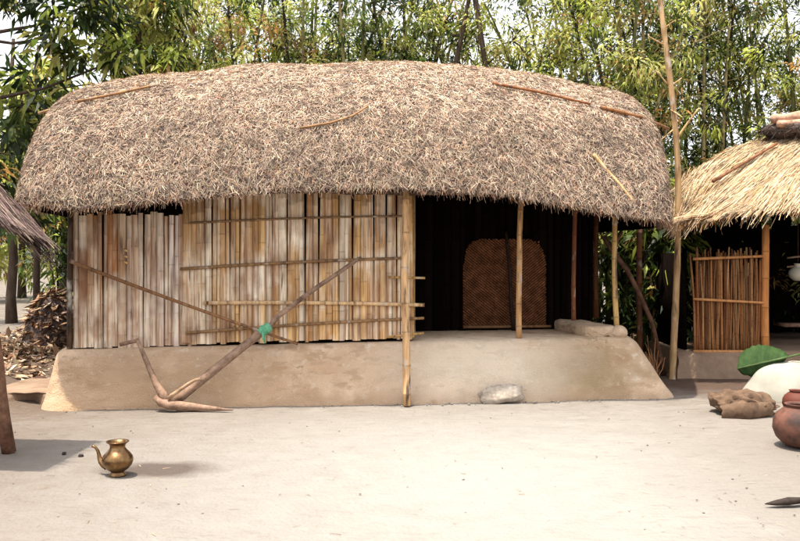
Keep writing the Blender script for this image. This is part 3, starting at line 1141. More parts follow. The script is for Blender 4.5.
# banana leaf
bl = MB()
yl = 8.95
stem0, stem1 = P(737, 368.5, yl), P(800, 354, yl - 0.1)
nL = 34
vs, cs = [], []
top_w = lambda f: 0.205 * math.sin(math.pi * min(1, (f + 0.10) * 0.93)) ** 0.6 * (1 - 0.42 * f)
for i in range(nL):
    f = i / (nL - 1)
    c = stem0.lerp(stem1, f * 0.78)
    ax_ = (stem1 - stem0).normalized()
    up = Vector((-0.05, 0.25, 0.9)).normalized()
    w = top_w(f) + 0.012 * nz3(f * 15, 1, 2)
    w2 = 0.9 * top_w(f) + 0.012 * nz3(f * 13, 6, 2)
    for k, q_ in enumerate((-1, -0.6, -0.07, 0, 0.07, 0.5, 1)):
        ww = w if q_ > 0 else w2
        p = c + up * q_ * ww * (1.0 if q_ > 0 else 0.85) + ax_ * abs(q_) * 0.06 + Vector((0, 0.07 * abs(q_) - 0.012 * nz3(f * 18, q_ * 3, 0), 0))
        vs.append(p)
        k_ = 0.8 + 0.35 * (nz3(f * 40, q_, 3) + 0.4)
        cs.append((3.0, 2.0, 2.6) if q_ == 0 else (k_ * (0.85 if q_ < 0 else 1), k_ * (0.9 if q_ < 0 else 1.0), k_))
fs = [(i * 7 + k, i * 7 + k + 1, i * 7 + k + 8, i * 7 + k + 7) for i in range(nL - 1) for k in range(6)]
bl.add(vs, fs, cs)
lf = empty('banana_leaf', (stem0.x, stem0.y, 0), 'cut green banana leaf with a pale midrib lying against the cream bundle', 'leaf')
bo = bl.build('leaf_blade', M['banana'], lf)
bo.location = -lf.location
md = bo.modifiers.new('thick', 'SOLIDIFY')
md.thickness = 0.003
mr_ = MB()
mr_.tube([stem0 - lf.location - Vector((0, 0.006, 0)), stem0.lerp(stem1, 0.5) - lf.location - Vector((0, 0.008, 0)), stem1 - lf.location], [0.004, 0.008, 0.011], 7, (2.6, 1.9, 2.6))
mr_.build('midrib', M['banana'], lf)

# clay pots
def claypot(name, c, r, m, label, tilt=0):
    t = empty(name, c, label, 'pot')
    mb = MB()
    pr = [(0.0, 0.0), (0.35, 0.02), (0.65, 0.14), (0.88, 0.38), (1.0, 0.70), (0.98, 1.0), (0.86, 1.26), (0.64, 1.45), (0.50, 1.53)]
    pr2 = [(0.50, 1.53), (0.51, 1.57), (0.57, 1.61), (0.58, 1.64), (0.53, 1.645), (0.46, 1.60), (0.44, 1.53), (0.55, 1.42), (0.75, 1.25)]
    mb.lathe([(a * r, b * r) for a, b in pr], 40)
    o1 = mb.build('body', m, t)
    mb = MB()
    mb.lathe([(a * r, b * r) for a, b in pr2], 40, cap=False)
    o2 = mb.build('rim', m, t)
    t.rotation_euler = (tilt, 0, 0)
    return t


c = G(800, 447)
claypot('clay_pot', c + Vector((0.005, 0.0, 0.0)), 0.195, M['clay'], 'round dark brown clay pot at the right edge in front of the sack')
c = G(800, 414)
claypot('clay_pot', c + Vector((-0.02, 0.0, 0.0)), 0.13, M['red_clay'], 'smaller reddish clay pot half hidden behind the brown pot')

# dark billet, lower right
sd = G(765, 507)
bb = MB()
e = G(815, 503) - sd
bb.tube([(0, 0, 0.012), (0.06, 0.0, 0.018), (0.14, 0.01, 0.026), (0.20, 0.02, 0.026), (e.x, e.y, 0.022)], [0.004, 0.022, 0.032, 0.026, 0.022], 9, (0.5, 0.4, 0.35), flat=0.7)
so = bb.build('wood_billet', M['black_wood'], loc=sd + Vector((0, 0, 0.006)))
tag(so, 'short charred black billet of wood lying at the lower right', 'billet')

# ------------------------------------------------------------------ right-hand hut
RH = Vector((4.6, 10.4, 0))
rh = empty('reed_hut', RH, 'smaller reed walled hut with pale straw roof at the right edge', 'hut')


def rl(p):
    return Vector(p) - RH


mb = MB()


def base_fn(i, j):
    x = 3.28 + 4.6 * i
    pr = [(0, -0.02), (0.03, 0.12), (0.08, 0.25), (0.14, 0.30), (0.6, 0.31), (2.9, 0.31), (3.0, -0.02)]
    k = j * (len(pr) - 1)
    a, b = pr[int(k)], pr[min(int(k) + 1, len(pr) - 1)]
    f = k - int(k)
    ex = 0.1 * max(0, 1 - i * 14)
    return rl((x + 0.02 * nz3(x * 3, j * 9, 1) - ex * (1 - j), 10.18 + a[0] + (b[0] - a[0]) * f + 0.03 * nz3(x * 2.2, j * 5, 6), a[1] + (b[1] - a[1]) * f + 0.015 * nz3(x * 4, j * 6, 2)))


mb.grid(base_fn, 70, 25)
mb.add([base_fn(0, k / 24) for k in range(25)], [tuple(range(25))])
mb.build('mud_base', M['dark_mud'], rh)
mb = MB()
rr = random.Random(5)
x = P(694, 300, 10.4).x
x_end = P(760, 300, 10.4).x
while x < x_end:
    ztop = 1.42 + rr.uniform(-0.12, 0.1)
    k = rr.uniform(0.55, 1.25)
    c = rr.choice([(0.26, 0.10, 0.035), (0.34, 0.16, 0.06), (0.16, 0.065, 0.028), (0.44, 0.26, 0.12), (0.28, 0.13, 0.055)])
    y = 10.4 + rr.uniform(-0.028, 0.018)
    node_tube(mb, rl((x, y, 0.29)), rl((x + rr.gauss(0, 0.022), y + rr.uniform(-0.02, 0.02), ztop)), rr.uniform(0.008, 0.015), 0.25, 5, tuple(q_ * k for q_ in c), seed=int(x * 1000), bend=rr.uniform(-0.02, 0.02), dark=0.6)
    x += rr.uniform(0.005, 0.014)
mb.build('reed_panel', M['reed'], rh)
for k, (ya, yb, r) in enumerate(((259, 256, 0.018), (299, 303, 0.017), (351.5, 351.5, 0.02))):
    mb = MB()
    node_tube(mb, rl(P(693, ya, 10.34)), rl(P(768, yb, 10.34)), r, 0.3, 7, (0.55, 0.27, 0.11), seed=200 + k)
    mb.build('rail', M['reed'], rh)
mb = MB()
node_tube(mb, rl(P(765.5, 351, 10.36)), rl(P(765.5, 225, 10.36)), 0.046, 0.32, 10, (0.62, 0.27, 0.09), seed=210, bend=0.005)
mb.build('post', M['reed'], rh)
mb = MB()
node_tube(mb, rl((6.3, 10.36, 0.3)), rl((6.3, 10.36, 2.0)), 0.046, 0.32, 10, (0.5, 0.25, 0.1), seed=211)
mb.build('post', M['reed'], rh)
mb = MB()                                            # inner walls coloured black for interior shade: back wall of canes with gaps, one side wall
x = 3.35
while x < 7.7:
    w = rr.uniform(0.05, 0.13)
    mb.box(rl((x, 12.9, 0.28)), rl((x + w, 12.93, 2.0 + rr.uniform(-0.2, 0.1))))
    x += w + rr.choice([0.0, 0.0, 0.003, 0.012])
mb.box(rl((3.36, 10.5, 0.3)), rl((3.39, 12.9, 1.45)))
mb.box(rl((7.7, 10.4, 0.3)), rl((7.73, 12.9, 2.0)))
mb.build('inner_wall', M['shade_black'], rh)
mb = MB()
for ya in (258, 267):
    stick(mb, rl(P(787, ya, 11.3)), rl(P(900, ya - 10, 11.3)), 0.013, 6, (1.2, 1.1, 1.0), ya)
mb.build('shelf_pole', M['wood'], rh)
mb = MB()
mb.box(rl(P(785, 327, 11.4)), rl(P(900, 322, 11.75)), (1.3, 1.1, 1.0))
mb.build('shelf', M['wood'], rh)

mb = MB()
pr = [(0, 0), (0.05, 0.004), (0.10, 0.045), (0.118, 0.09), (0.105, 0.135), (0.065, 0.17), (0.04, 0.185), (0.042, 0.21), (0.055, 0.222), (0.045, 0.222), (0.03, 0.2)]
mb.lathe(pr, 28)
o = mb.build('pale_jar', M['white_clay'], loc=P(798, 281, 11.3))
tag(o, 'pale rounded jar hanging in the dark doorway of the reed hut', 'jar')
mb = MB()
mb.tube([P(798, 262, 11.3), P(798, 215, 11.3)], 0.006, 5, (0.3, 0.2, 0.15))
oc = mb.build('hanging_cord', M['wood'], o)
oc.location = -o.location

# its roof
r2_px = [(676, 212), (682, 196), (692, 181), (712, 165), (735, 151), (756, 143), (775, 138), (800, 133), (860, 128), (1000, 126)]
RB = 11.3
r2_x = [P(x, y, RB - 0.3).x for x, y in r2_px]
r2_z = [P(x, y, RB - 0.3).z for x, y in r2_px]
E_Y = 9.72
e2_px = [(677, 223), (700, 219), (740, 213), (800, 206), (900, 200), (1010, 205)]
e2_x = [P(x, y, E_Y).x for x, y in e2_px]
e2_z = [P(x, y, E_Y).z for x, y in e2_px]
x0F, x0R = P(678, 215, E_Y).x, P(677, 205, RB).x


def r2_roof(s, t):
    k = min(1.0, t + 1)
    x0 = x0F + (x0R - x0F) * k
    x1 = 8.1
    x = (x0 + x1) / 2 + (x1 - x0) / 2 * s
    e = (1 - min(1, abs(s)) ** 40) ** 0.4
    b = RB - E_Y if t < 0 else 1.9
    y = RB + b * t
    ez = float(np.interp(x, e2_x, e2_z))
    rz = float(np.interp(x, r2_x, r2_z))
    g_ = (1 - min(1, abs(t)) ** 1.25) ** (1 / 1.12)
    p = rl((x, y, ez + (rz - ez) * g_ * e))
    return tuple(p)


def r2_under(s, t):
    x, y, z = r2_roof(s, t)
    ez = float(np.interp(x + RH.x, e2_x, e2_z))
    k = min((1 - abs(t)) / 0.9, (1 - abs(s)) * 4, 1.0)
    return (x, y, ez + (z - ez - 0.16) * k if z - ez > 0.16 else ez + (z - ez) * 0.1)


def r_flow(b):
    f = np.zeros_like(b)
    f[:, 0] = -0.85
    f[:, 1] = -0.55
    return f


PALR = [(0.45, 0.34, 0.21), (0.56, 0.46, 0.32), (0.36, 0.25, 0.15), (0.13, 0.07, 0.035), (0.48, 0.30, 0.14)]
roof2, RT2 = thatch(rh, r2_roof, 110, 60, M['thatch_base'], 24000, PALR, (32, 30, 16, 8, 14), (0.2, 0.6), (0.005, 0.012), r_flow, 0.010,
                    lambda p: np.where((p[..., 1] + RH.y < 11.6) & (p[..., 0] + RH.x < 6.0), 1.0, 0.3), smin=0.09, under=r2_under, fringe=1500, fr_len=(0.08, 0.2), amp=0.025, name='straw_roof')
mb = MB()
stick(mb, rl(P(713, 183, 10.35)) + Vector((0, 0, 0.02)), rl(P(777, 146, 10.85)) + Vector((0, 0, 0.03)), 0.022, 7, (0.85, 0.55, 0.38), 9, wob=0.4)
mb.build('roof_pole', M['wood'], roof2)
mb = MB()                                            # made-up dark straw heap standing in for the shadow under the logs


def shade_heap_fn(i, j):
    w = 2 * math.pi * i
    x = P(766, 130, 11.0).x + 2.6 * j
    e = min(1, j * 9) ** 0.6
    return rl((x, 11.15 + 0.30 * e * math.cos(w), P(766, 134, 11.1).z + 0.05 + 0.13 * e * math.sin(w) * (1 + 0.4 * nz3(j * 20, w, 1))))


mb.grid(shade_heap_fn, 18, 40, wrap=True)
cap = mb.build('log_shade_heap', M['thatch_base'], roof2)
n = 1400
k_ = RNG.random(n)
w_ = RNG.uniform(0, 6.283, n)
b_ = np.array([shade_heap_fn(w / 6.283, k) for w, k in zip(w_, k_)])
d_ = unit(np.stack([RNG.normal(-0.5, 0.5, n), RNG.normal(-0.3, 0.4, n), RNG.normal(-0.4, 0.3, n)], 1))
quads('straw_layer', strips(b_, d_, RNG.uniform(0.08, 0.26, n), RNG.uniform(0.006, 0.012, n), unit(np.cross(d_, RNG.normal(0, 1, (n, 3))))),
      pick([(0.02, 0.013, 0.011), (0.05, 0.032, 0.025), (0.10, 0.07, 0.05)], (50, 35, 15), n), M['straw'], cap)  # straws on the made-up shade heap
for k, (ya, yb, r, dy) in enumerate(((119, 108, 0.06, 0.0), (124, 117, 0.045, -0.08))):
    mb = MB()
    a, b = P(773 + 5 * k, ya, 11.0 + dy), P(860, yb, 11.2 + dy)
    stick(mb, a, b, r, 10, (1.9, 1.6, 1.45), 300 + k, wob=0.5, taper=0.95)
    tag(mb.build('wooden_log', M['wood']), ['thicker upper weathered log resting on the ridge of the reed hut', 'thinner lower weathered log resting on the ridge of the reed hut'][k], 'log', 'logs on the reed hut roof')

# ------------------------------------------------------------------ left-hand hut: a roof corner and post reach into view
LH = Vector((-4.4, 5.8, 0))
lh = empty('eave_hut', LH, 'neighbouring hut at the left edge showing only a thatch corner and a post', 'hut')


def lh_roof(s, t):
    # s along y (-1 near, 1 far), t across x (1 = right eave)
    y = 6.02 + 0.50 * s
    eave_x = -2.56 - 0.03 * (1 - s)
    half = eave_x + 4.5
    x = -4.5 + half * t
    ez = 1.50 + 0.10 * (1 - s)
    rz = 3.2
    e = (1 - min(1, abs(s)) ** 16) ** 0.35
    z = ez + (rz - ez) * (1 - abs(t) ** 1.25) * (0.94 + 0.06 * e) - 0.06 * (1 - e)
    return (x - LH.x, y - LH.y, z)


def lh_under(s, t):
    x, y, z = lh_roof(s, t)
    d_ = min(1, (1 - abs(t)) * 8, (1 - abs(s)) * 12)
    return (x, y, z - 0.20 * d_)


def l_flow(b):
    f = np.zeros_like(b)
    f[:, 0] = np.where(b[:, 0] > -0.1, 0.9, -0.9)
    return f


PALL = [(0.15, 0.095, 0.088), (0.22, 0.155, 0.14), (0.32, 0.24, 0.19), (0.06, 0.038, 0.034)]


def thatch_l():
    ns, nt = 40, 50
    ss, tt = np.sin(np.linspace(-math.pi / 2, math.pi / 2, ns)), np.linspace(-1, 1, nt)
    T = np.array([[lh_roof(s, t) for t in tt] for s in ss])
    U = np.array([[lh_under(s, t) for t in tt] for s in ss])
    mb = MB()
    off = ns * nt
    fs = []
    for i in range(ns - 1):
        for j in range(nt - 1):
            a, b, c, d_ = i * nt + j, (i + 1) * nt + j, (i + 1) * nt + j + 1, i * nt + j + 1
            fs += [(a, b, c, d_), (off + d_, off + c, off + b, off + a)]
    mb.add([tuple(p) for p in T.reshape(-1, 3)] + [tuple(p) for p in U.reshape(-1, 3)], fs)
    rf = mb.build('thatch_roof', M['thatch_base'], lh)
    n = 9000
    s, t = RNG.uniform(-1, 1, n), RNG.uniform(-0.9, 1.0, n)
    far = RNG.random(n) < 0.35
    s[far] = RNG.uniform(0.85, 1.0, far.sum())
    b = np.array([lh_roof(a, c) for a, c in zip(s, t)])
    b2 = np.array([lh_roof(a, c - 0.02 if c > -0.2 else c + 0.02) for a, c in zip(s, t)])
    dd = unit(np.where((t > -0.2)[:, None], b - b2, b - b2))
    dd = unit(dd + RNG.normal(0, 0.09, (n, 3)))
    side = unit(np.cross(dd, np.array([[-0.5, 0.1, -0.8]]) + RNG.normal(0, 0.3, (n, 3))))
    ln = RNG.uniform(0.15, 0.42, n)
    base = b + RNG.uniform(-0.02, 0.04, (n, 1)) * np.array([[0.5, 0, 0.8]]) - dd * ln[:, None] * 0.6
    base[far, 2] -= RNG.uniform(0, 0.14, far.sum())
    base[far, 0] -= RNG.uniform(0, 0.05, far.sum())
    quads('straw_layer', strips(base, dd, ln, RNG.uniform(0.006, 0.013, n), side), pick(PALL, (30, 30, 14, 26), n, 0.16), M['straw'], rf)


thatch_l()
mb = MB()
pb = G(9, 452)
stick(mb, pb - LH, P(-22, 240, 6.2) - LH, 0.05, 10, (0.7, 0.5, 0.4), 12, wob=0.25, taper=0.9)
mb.build('post', M['wood'], lh)
mb = MB()
mb.box(Vector((-5.6, 5.65, -0.02)) - LH, Vector((-3.45, 6.35, 1.9)) - LH)
mb.build('mud_wall', M['dark_mud'], lh, smooth=False)


# ------------------------------------------------------------------ vegetation
GREENS = [(0.025, 0.045, 0.014), (0.10, 0.145, 0.03), (0.36, 0.41, 0.08), (0.64, 0.62, 0.20), (0.45, 0.25, 0.09)]
W_DARK = (40, 30, 16, 6, 2)
W_MID = (24, 20, 28, 24, 5)
W_LIGHT = (8, 12, 28, 40, 12)


def leaf_cloud(centres, radii, per, length, width, pal, w, name, parent, droop=0.35, flat=0.75, hang=-0.25):
    """leaf sprays: each centre gets a fan of leaves from a short twig"""
    centres = np.asarray(centres)
    n = len(centres) * per
    c = np.repeat(centres, per, axis=0)
    rad = np.repeat(np.asarray(radii), per)
    off = RNG.normal(0, 0.55, (n, 3)) * rad[:, None]
    off[:, 2] *= flat
    heading = RNG.normal(0, 1, (len(centres), 3))
    heading[:, 2] = heading[:, 2] * 0.4 + hang
    dd = unit(np.repeat(unit(heading), per, axis=0) * 0.8 + unit(off) * 0.6 + RNG.normal(0, 0.35, (n, 3)))
    sd = unit(np.cross(dd, RNG.normal(0, 0.5, (n, 3)) + np.array([[0, 0, 1.0]])))
    ln = RNG.uniform(*length, n)
    wd = ln * RNG.uniform(*width, n)
    cl_ = pick(pal, w, len(centres), 0.2)
    cols = np.repeat(cl_, per, axis=0) * RNG.uniform(0.7, 1.3, (n, 1))
    return quads(name, leafq(c + off, dd, ln, wd, sd, droop), np.clip(cols, 0.003, 0.7), M['leaf'], parent)


def bamboo(px, y, n, h, label, w=W_MID, dens=1.0, zmin=2.2, spread=0.5, lean=0.9, pale=0.25, leaf=(0.05, 0.135), seed=0, sprays=60):
    rr = random.Random(900 + seed)
    base = Vector(((px - 400) * y / FPX, y, 0))
    t = empty('bamboo_clump', base, label, 'bamboo', 'bamboo clumps behind the huts')
    cs, rs = [], []
    for i in range(n):
        a = rr.uniform(0, 6.28)
        r0 = rr.uniform(0.05, spread)
        b0 = Vector((r0 * math.cos(a), r0 * math.sin(a) * 0.7, -0.05))
        out = Vector((math.cos(a), math.sin(a) * 0.7, 0)) * lean * rr.uniform(0.3, 1.2) + Vector((rr.gauss(0, 0.35), 0, 0))
        hh = h * rr.uniform(0.75, 1.1)
        pts, rad, cc = [], [], []
        ispale = rr.random() < pale
        cb_ = (0.42, 0.34, 0.17) if ispale else rr.choice([(0.09, 0.08, 0.035), (0.14, 0.14, 0.05), (0.05, 0.035, 0.025)])
        for k in range(17):
            f = k / 16
            pts.append(b0 + Vector((0, 0, hh * f)) + out * (f ** 2.2) * 1.4 - Vector((0, 0, 0.5 * f ** 4)))
            rad.append((0.042 - 0.030 * f) * rr.uniform(0.93, 1.07))
            kk = 0.6 if k % 2 else 1.1
            cc.append(tuple(q_ * kk for q_ in cb_))
        mb = MB()
        mb.tube(pts, rad, 6, cols=cc)
        for k in range(10):                          # bare side branches
            f = rr.uniform(0.3, 0.95)
            p = pts[int(f * 16)]
            dv = Vector((rr.gauss(0, 1), rr.gauss(0, 0.7), rr.uniform(0.2, 0.9))).normalized() * rr.uniform(0.4, 0.9)
            mb.tube([p, p + dv * 0.5, p + dv - Vector((0, 0, 0.08))], [0.010, 0.007, 0.003], 4, cb_, cap=False)
        mb.build('culm', M['culm'], t)
        for k in range(int(sprays * dens)):
            f = max(zmin / hh, rr.random() ** 0.8)
            p = pts[min(16, int(f * 16))]
            cs.append((p.x + rr.gauss(0, 0.42), p.y + rr.gauss(0, 0.4), p.z + rr.gauss(0, 0.25)))
            rs.append(rr.uniform(0.10, 0.24))
    leaf_cloud(cs, rs, 34, leaf, (0.20, 0.36), GREENS, w, 'foliage', t)
    return t


def tree(px, y, h, r0, label, crowns, w=W_MID, leaf=(0.14, 0.26), lw=(0.24, 0.34), lean=0.0, fork=None, name='broadleaf_tree', cat='tree', dens=1.0, group=None, per=13, limb_n=6, limb_r=0.4):
    base = Vector(((px - 400) * y / FPX, y, 0))
    t = empty(name, base, label, cat, group)
    mb = MB()
    pts = [Vector((lean * (i / 8) + 0.05 * nz3(i * 0.7, px, 1) * (i > 0), 0.05 * nz3(i * 0.7, px, 5) * (i > 0), -0.05 + h * i / 8)) for i in range(9)]
    mb.tube(pts, [r0 * (1 - 0.7 * i / 8) * (1.25 if i == 0 else 1) for i in range(9)], 8)
    if fork:
        f0 = pts[fork[0]]
        mb.tube([f0, f0 + Vector(fork[1]) * 0.5 + Vector((0.03, 0, 0)), f0 + Vector(fork[1])], [r0 * 0.6, r0 * 0.5, r0 * 0.25], 7)
    cs, rs = [], []
    rr = random.Random(int(px * 7 + y * 13))
    for (cx, cy, cz, rx, rz, num) in crowns:
        ctr = Vector((cx, cy, cz))
        k = min(range(9), key=lambda i: (pts[i] - ctr).length + (2 if pts[i].z > cz else 0))
        a = pts[k]
        mid = a.lerp(ctr, 0.5) + Vector((0, 0, -0.08))
        mb.tube([a, mid, ctr], [r0 * limb_r, r0 * limb_r * 0.6, r0 * 0.08], 6, cap=False)
        for _ in range(limb_n):
            dv = Vector((rr.gauss(0, rx * 0.55), rr.gauss(0, rx * 0.5), rr.gauss(0, rz * 0.5)))
            mb.tube([ctr, ctr + dv * 0.5 + Vector((0, 0, 0.05)), ctr + dv], [0.016, 0.011, 0.004], 4, cap=False)
        for _ in range(int(num * dens)):
            a1, a2, q_ = rr.uniform(0, 6.283), math.asin(rr.uniform(-1, 1)), rr.random() ** 0.45
            cs.append((cx + rx * q_ * math.cos(a1) * math.cos(a2), cy + rx * q_ * math.sin(a1) * math.cos(a2), cz + rz * q_ * math.sin(a2)))
            rs.append(rr.uniform(0.10, 0.22))
    mb.build('trunk', M['bark'], t)
    leaf_cloud(cs, rs, per, leaf, lw, GREENS, w, 'crown', t, hang=-0.5)
    return t


BC = [
    (168, 14.5, 7, 7.5, 'leafy bamboo clump rising behind the roof just right of the thin dark tree', W_MID, 1.1),
    (238, 13.6, 7, 7.0, 'bright bamboo clump with arching tips behind the left third of the roof', W_LIGHT, 1.2),
    (300, 14.2, 8, 7.5, 'yellowish bamboo clump behind the roof left of its highest point', W_MID, 1.3),
    (352, 13.8, 8, 7.2, 'dense dark green bamboo clump behind the top of the roof hump', W_DARK, 1.5),
    (408, 14.6, 7, 7.4, 'bamboo clump with brown stalks behind the roof just right of its hump', W_MID, 1.1),
    (510, 15.0, 5, 7.0, 'thin sparse bamboo clump with browning leaves behind the roof right of centre', W_LIGHT, 0.7),
    (566, 13.9, 6, 7.2, 'pale yellow green bamboo clump behind the right part of the roof', W_LIGHT, 1.0),
    (625, 13.2, 8, 7.4, 'bamboo clump with pale dead culms behind the right end of the roof', W_MID, 1.2),
    (662, 14.8, 9, 7.6, 'dark shaded bamboo clump in the gap between the two huts', W_DARK, 1.4),
    (716, 14.0, 7, 7.4, 'bamboo clump of dark upright culms behind the left slope of the straw roof', W_MID, 0.75),
    (768, 15.2, 6, 7.6, 'open bamboo clump with much sky showing behind the straw roof ridge', W_MID, 0.6),
    (815, 13.6, 7, 7.2, 'leafy bamboo clump at the right edge above the logs', W_MID, 1.0),
]
for k, (px, y, n, h, lab, w, dn) in enumerate(BC):
    bamboo(px, y, n, h, lab, w, dn, seed=k, zmin=2.4 if k < 8 else 1.4, pale=0.5 if k in (7, 6) else 0.2, sprays=58)

for k, (px, h, lab, w) in enumerate(((205, 8.0, 'farther bamboo clump filling the gap left of the bright clump', W_MID), (330, 8.2, 'farther bamboo clump dim behind the highest part of the roof', W_DARK), (600, 8.0, 'farther bamboo clump behind the right shoulder of the roof', W_MID))):
    bamboo(px, 18.5, 7, h, lab, w, 1.0, seed=40 + k, zmin=2.0, spread=0.8, leaf=(0.09, 0.20), sprays=36)

# broadleaf trees
tree(-30, 10.8, 6.6, 0.14, 'large dark leaved tree hanging over the left end of the roof',
     [(1.0, 0.1, 4.1, 0.55, 0.45, 60), (0.5, 0.3, 3.3, 0.55, 0.5, 60), (1.55, 0.0, 4.5, 0.5, 0.4, 50), (0.2, 0.0, 4.9, 0.8, 0.55, 90), (1.3, 0.5, 5.3, 0.8, 0.5, 90), (0.3, -0.2, 2.6, 0.4, 0.4, 34), (0.55, 0.2, 2.0, 0.35, 0.35, 20), (1.75, 0.2, 3.85, 0.3, 0.3, 24)], W_DARK, dens=0.42, limb_r=0.2)
tree(139, 12.6, 7.5, 0.075, 'slim tree with one straight dark trunk above the left part of the roof',
     [(-0.25, 0, 4.35, 0.5, 0.3, 36), (0.3, 0.1, 4.9, 0.55, 0.4, 36), (-0.5, 0.2, 5.2, 0.6, 0.4, 40), (0.35, 0, 4.1, 0.45, 0.25, 30), (0, 0.2, 6.2, 1.0, 0.7, 80)], W_MID, leaf=(0.12, 0.22))
tree(398, 13.4, 6.4, 0.075, 'bare dark tree with two stems meeting like an inverted V', [(1.5, 0, 5.95, 0.8, 0.5, 50), (0.7, 0.3, 4.95, 0.4, 0.3, 10), (1.75, 0.2, 4.7, 0.4, 0.3, 14)], W_LIGHT, leaf=(0.07, 0.14), lean=1.28,
     fork=(7, (0.45, 0.0, -3.3)))
tree(37, 13.2, 4.6, 0.06, 'slim dark trunked sapling beside the dry leaf heap',
     [(-0.3, 0, 2.35, 0.5, 0.4, 40), (0.3, 0.1, 2.9, 0.5, 0.45, 44), (0, 0.2, 3.9, 0.7, 0.6, 60)], W_DARK)
tree(12, 16.5, 5.5, 0.10, 'tree with a pale fork in the background at far left', [(0.4, 0, 2.3, 0.6, 0.4, 40), (-0.4, 0, 3.0, 0.8, 0.6, 70), (0.7, 0, 3.6, 0.8, 0.6, 70)], W_MID)
tree(64, 17.5, 5.8, 0.09, 'slender tree behind the left corner of the bamboo wall', [(0, 0, 2.2, 0.55, 0.5, 50), (0.3, 0, 3.2, 0.7, 0.6, 70), (-0.3, 0, 4.3, 0.8, 0.7, 70)], W_MID)


for k, (px, y, h, lab) in enumerate(((-30, 24, 6.0, 'far tree at the left edge seen beneath the thatch corner'), (22, 27, 6.5, 'far tree between the left sapling and the edge of the picture'),
                                     (95, 25, 6.0, 'far tree hidden mostly behind the left end of the hut'))):
    tree(px, y, h, 0.12, lab, [(0, 0, 1.5, 1.3, 0.9, 70), (0.5, 0, 2.8, 1.2, 0.9, 80), (-0.4, 0, 4.2, 1.4, 1.0, 90)], W_LIGHT, leaf=(0.16, 0.32))


# dense dark undergrowth behind and between the huts
def shrub(px, y, h, r, label, num, w=W_DARK):
    base = Vector(((px - 400) * y / FPX, y, 0))
    t = empty('shrub', base, label, 'shrub', 'undergrowth behind the huts')
    mb = MB()
    rr = random.Random(int(px))
    cs, rs = [], []
    for i in range(6):
        a = rr.uniform(0, 6.28)
        tp = Vector((r * 0.7 * math.cos(a), r * 0.5 * math.sin(a), h * rr.uniform(0.7, 1.0)))
        mb.tube([Vector((0, 0, -0.03)), tp * 0.5 + Vector((0, 0, 0.1)), tp], [0.03, 0.022, 0.008], 5, cap=False)
    for i in range(num):
        a, q_ = rr.uniform(0, 6.283), rr.random() ** 0.5
        z = h * rr.random()
        k = math.sin(math.pi * min(1, 0.15 + z / h * 0.9)) ** 0.5
        cs.append((r * q_ * k * math.cos(a), 0.6 * r * q_ * k * math.sin(a), z))
        rs.append(rr.uniform(0.12, 0.25))
    mb.build('stem', M['bark'], t)
    leaf_cloud(cs, rs, 14, (0.12, 0.24), (0.22, 0.34), GREENS, w, 'foliage', t)


for px, y, h, r, lab, num in (
        (600, 12.9, 2.6, 0.8, 'dark shrub seen through the open right end of the veranda', 150),
        (662, 11.75, 2.3, 0.42, 'tall dark shrub filling the gap between the huts', 110),
        (700, 13.6, 2.7, 0.9, 'dark shrub behind the reed wall of the right hut', 170),
        (770, 14.2, 2.4, 0.9, 'dark shrub behind the doorway of the right hut', 120),
        (548, 13.2, 2.6, 0.8, 'shrub standing behind the back of the veranda', 110),
        (62, 14.6, 2.3, 0.55, 'low dark shrub behind the dry leaf heap', 60)):
    shrub(px, y, h, r, lab, num)

# tall pale bamboo pole between the huts
tp = MB()
yb = 10.15
pb = P(672, 378, yb)
pb.z = 0
tall = empty('bamboo_pole', pb, 'tall pale bamboo pole standing upright between the two thatched huts', 'pole')
p0, p1, p2, p3 = Vector((0, 0, -0.05)), P(678, 175, yb) - pb, P(660, 0, yb) - pb, P(640, -150, yb) - pb
pts, rad, cc = [], [], []
N = 60
for i in range(N + 1):
    f = i / N * 3
    k = min(2, int(f))
    q_ = [p0, p1, p2, p3]
    a, b, g_ = q_[k], q_[k + 1], f - k
    tm = lambda i_: (q_[min(3, i_ + 1)] - q_[max(0, i_ - 1)]) / 2
    h00, h10, h01, h11 = 2 * g_**3 - 3 * g_**2 + 1, g_**3 - 2 * g_**2 + g_, -2 * g_**3 + 3 * g_**2, g_**3 - g_**2
    pts.append(a * h00 + tm(k) * h10 + b * h01 + tm(k + 1) * h11)
    ring = i % 4 == 0
    rad.append((0.040 - 0.018 * i / N) * (1.12 if ring else 1))
    cc.append((0.75, 0.65, 0.5) if ring else (1.15, 1.05, 0.9))
tp.tube(pts, rad, 10, cols=cc)
tp.build('culm', M['bamboo'], tall)
rr = random.Random(4)
tw = [((676, 140), (699, 108)), ((673, 130), (655, 145)), ((668, 85), (655, 70)), ((668, 88), (682, 78)), ((664, 45), (648, 36)), ((662, 30), (676, 20)), ((671, 110), (683, 118)), ((670, 165), (662, 172))]
for k, (a, b) in enumerate(tw):
    mb = MB()
    A_, B_ = P(*a, yb) - pb, P(*b, yb - rr.uniform(0, 0.15)) - pb
    stick(mb, A_, B_, 0.011 if k else 0.016, 5, (1.2, 1.1, 0.85), 400 + k, 5, taper=0.5)
    mb.build('twig', M['bamboo'], tall)

# dry twiggy plant by the plinth's right end
dt = MB()
c = P(655, 365, 9.7)
c.z = 0.05
rr = random.Random(8)
for k in range(16):
    e = c + Vector((rr.uniform(-0.12, 0.12), rr.uniform(-0.1, 0.1), rr.uniform(0.2, 0.5)))
    dt.tube([c, c.lerp(e, 0.5) + Vector((rr.uniform(-0.03, 0.03), 0, 0)), e], [0.008, 0.006, 0.003], 4, (1.1, 0.7, 0.4), cap=False)
tag(dt.build('dry_plant', M['wood']), 'small dry brown twiggy plant beside the right end of the plinth', 'plant')


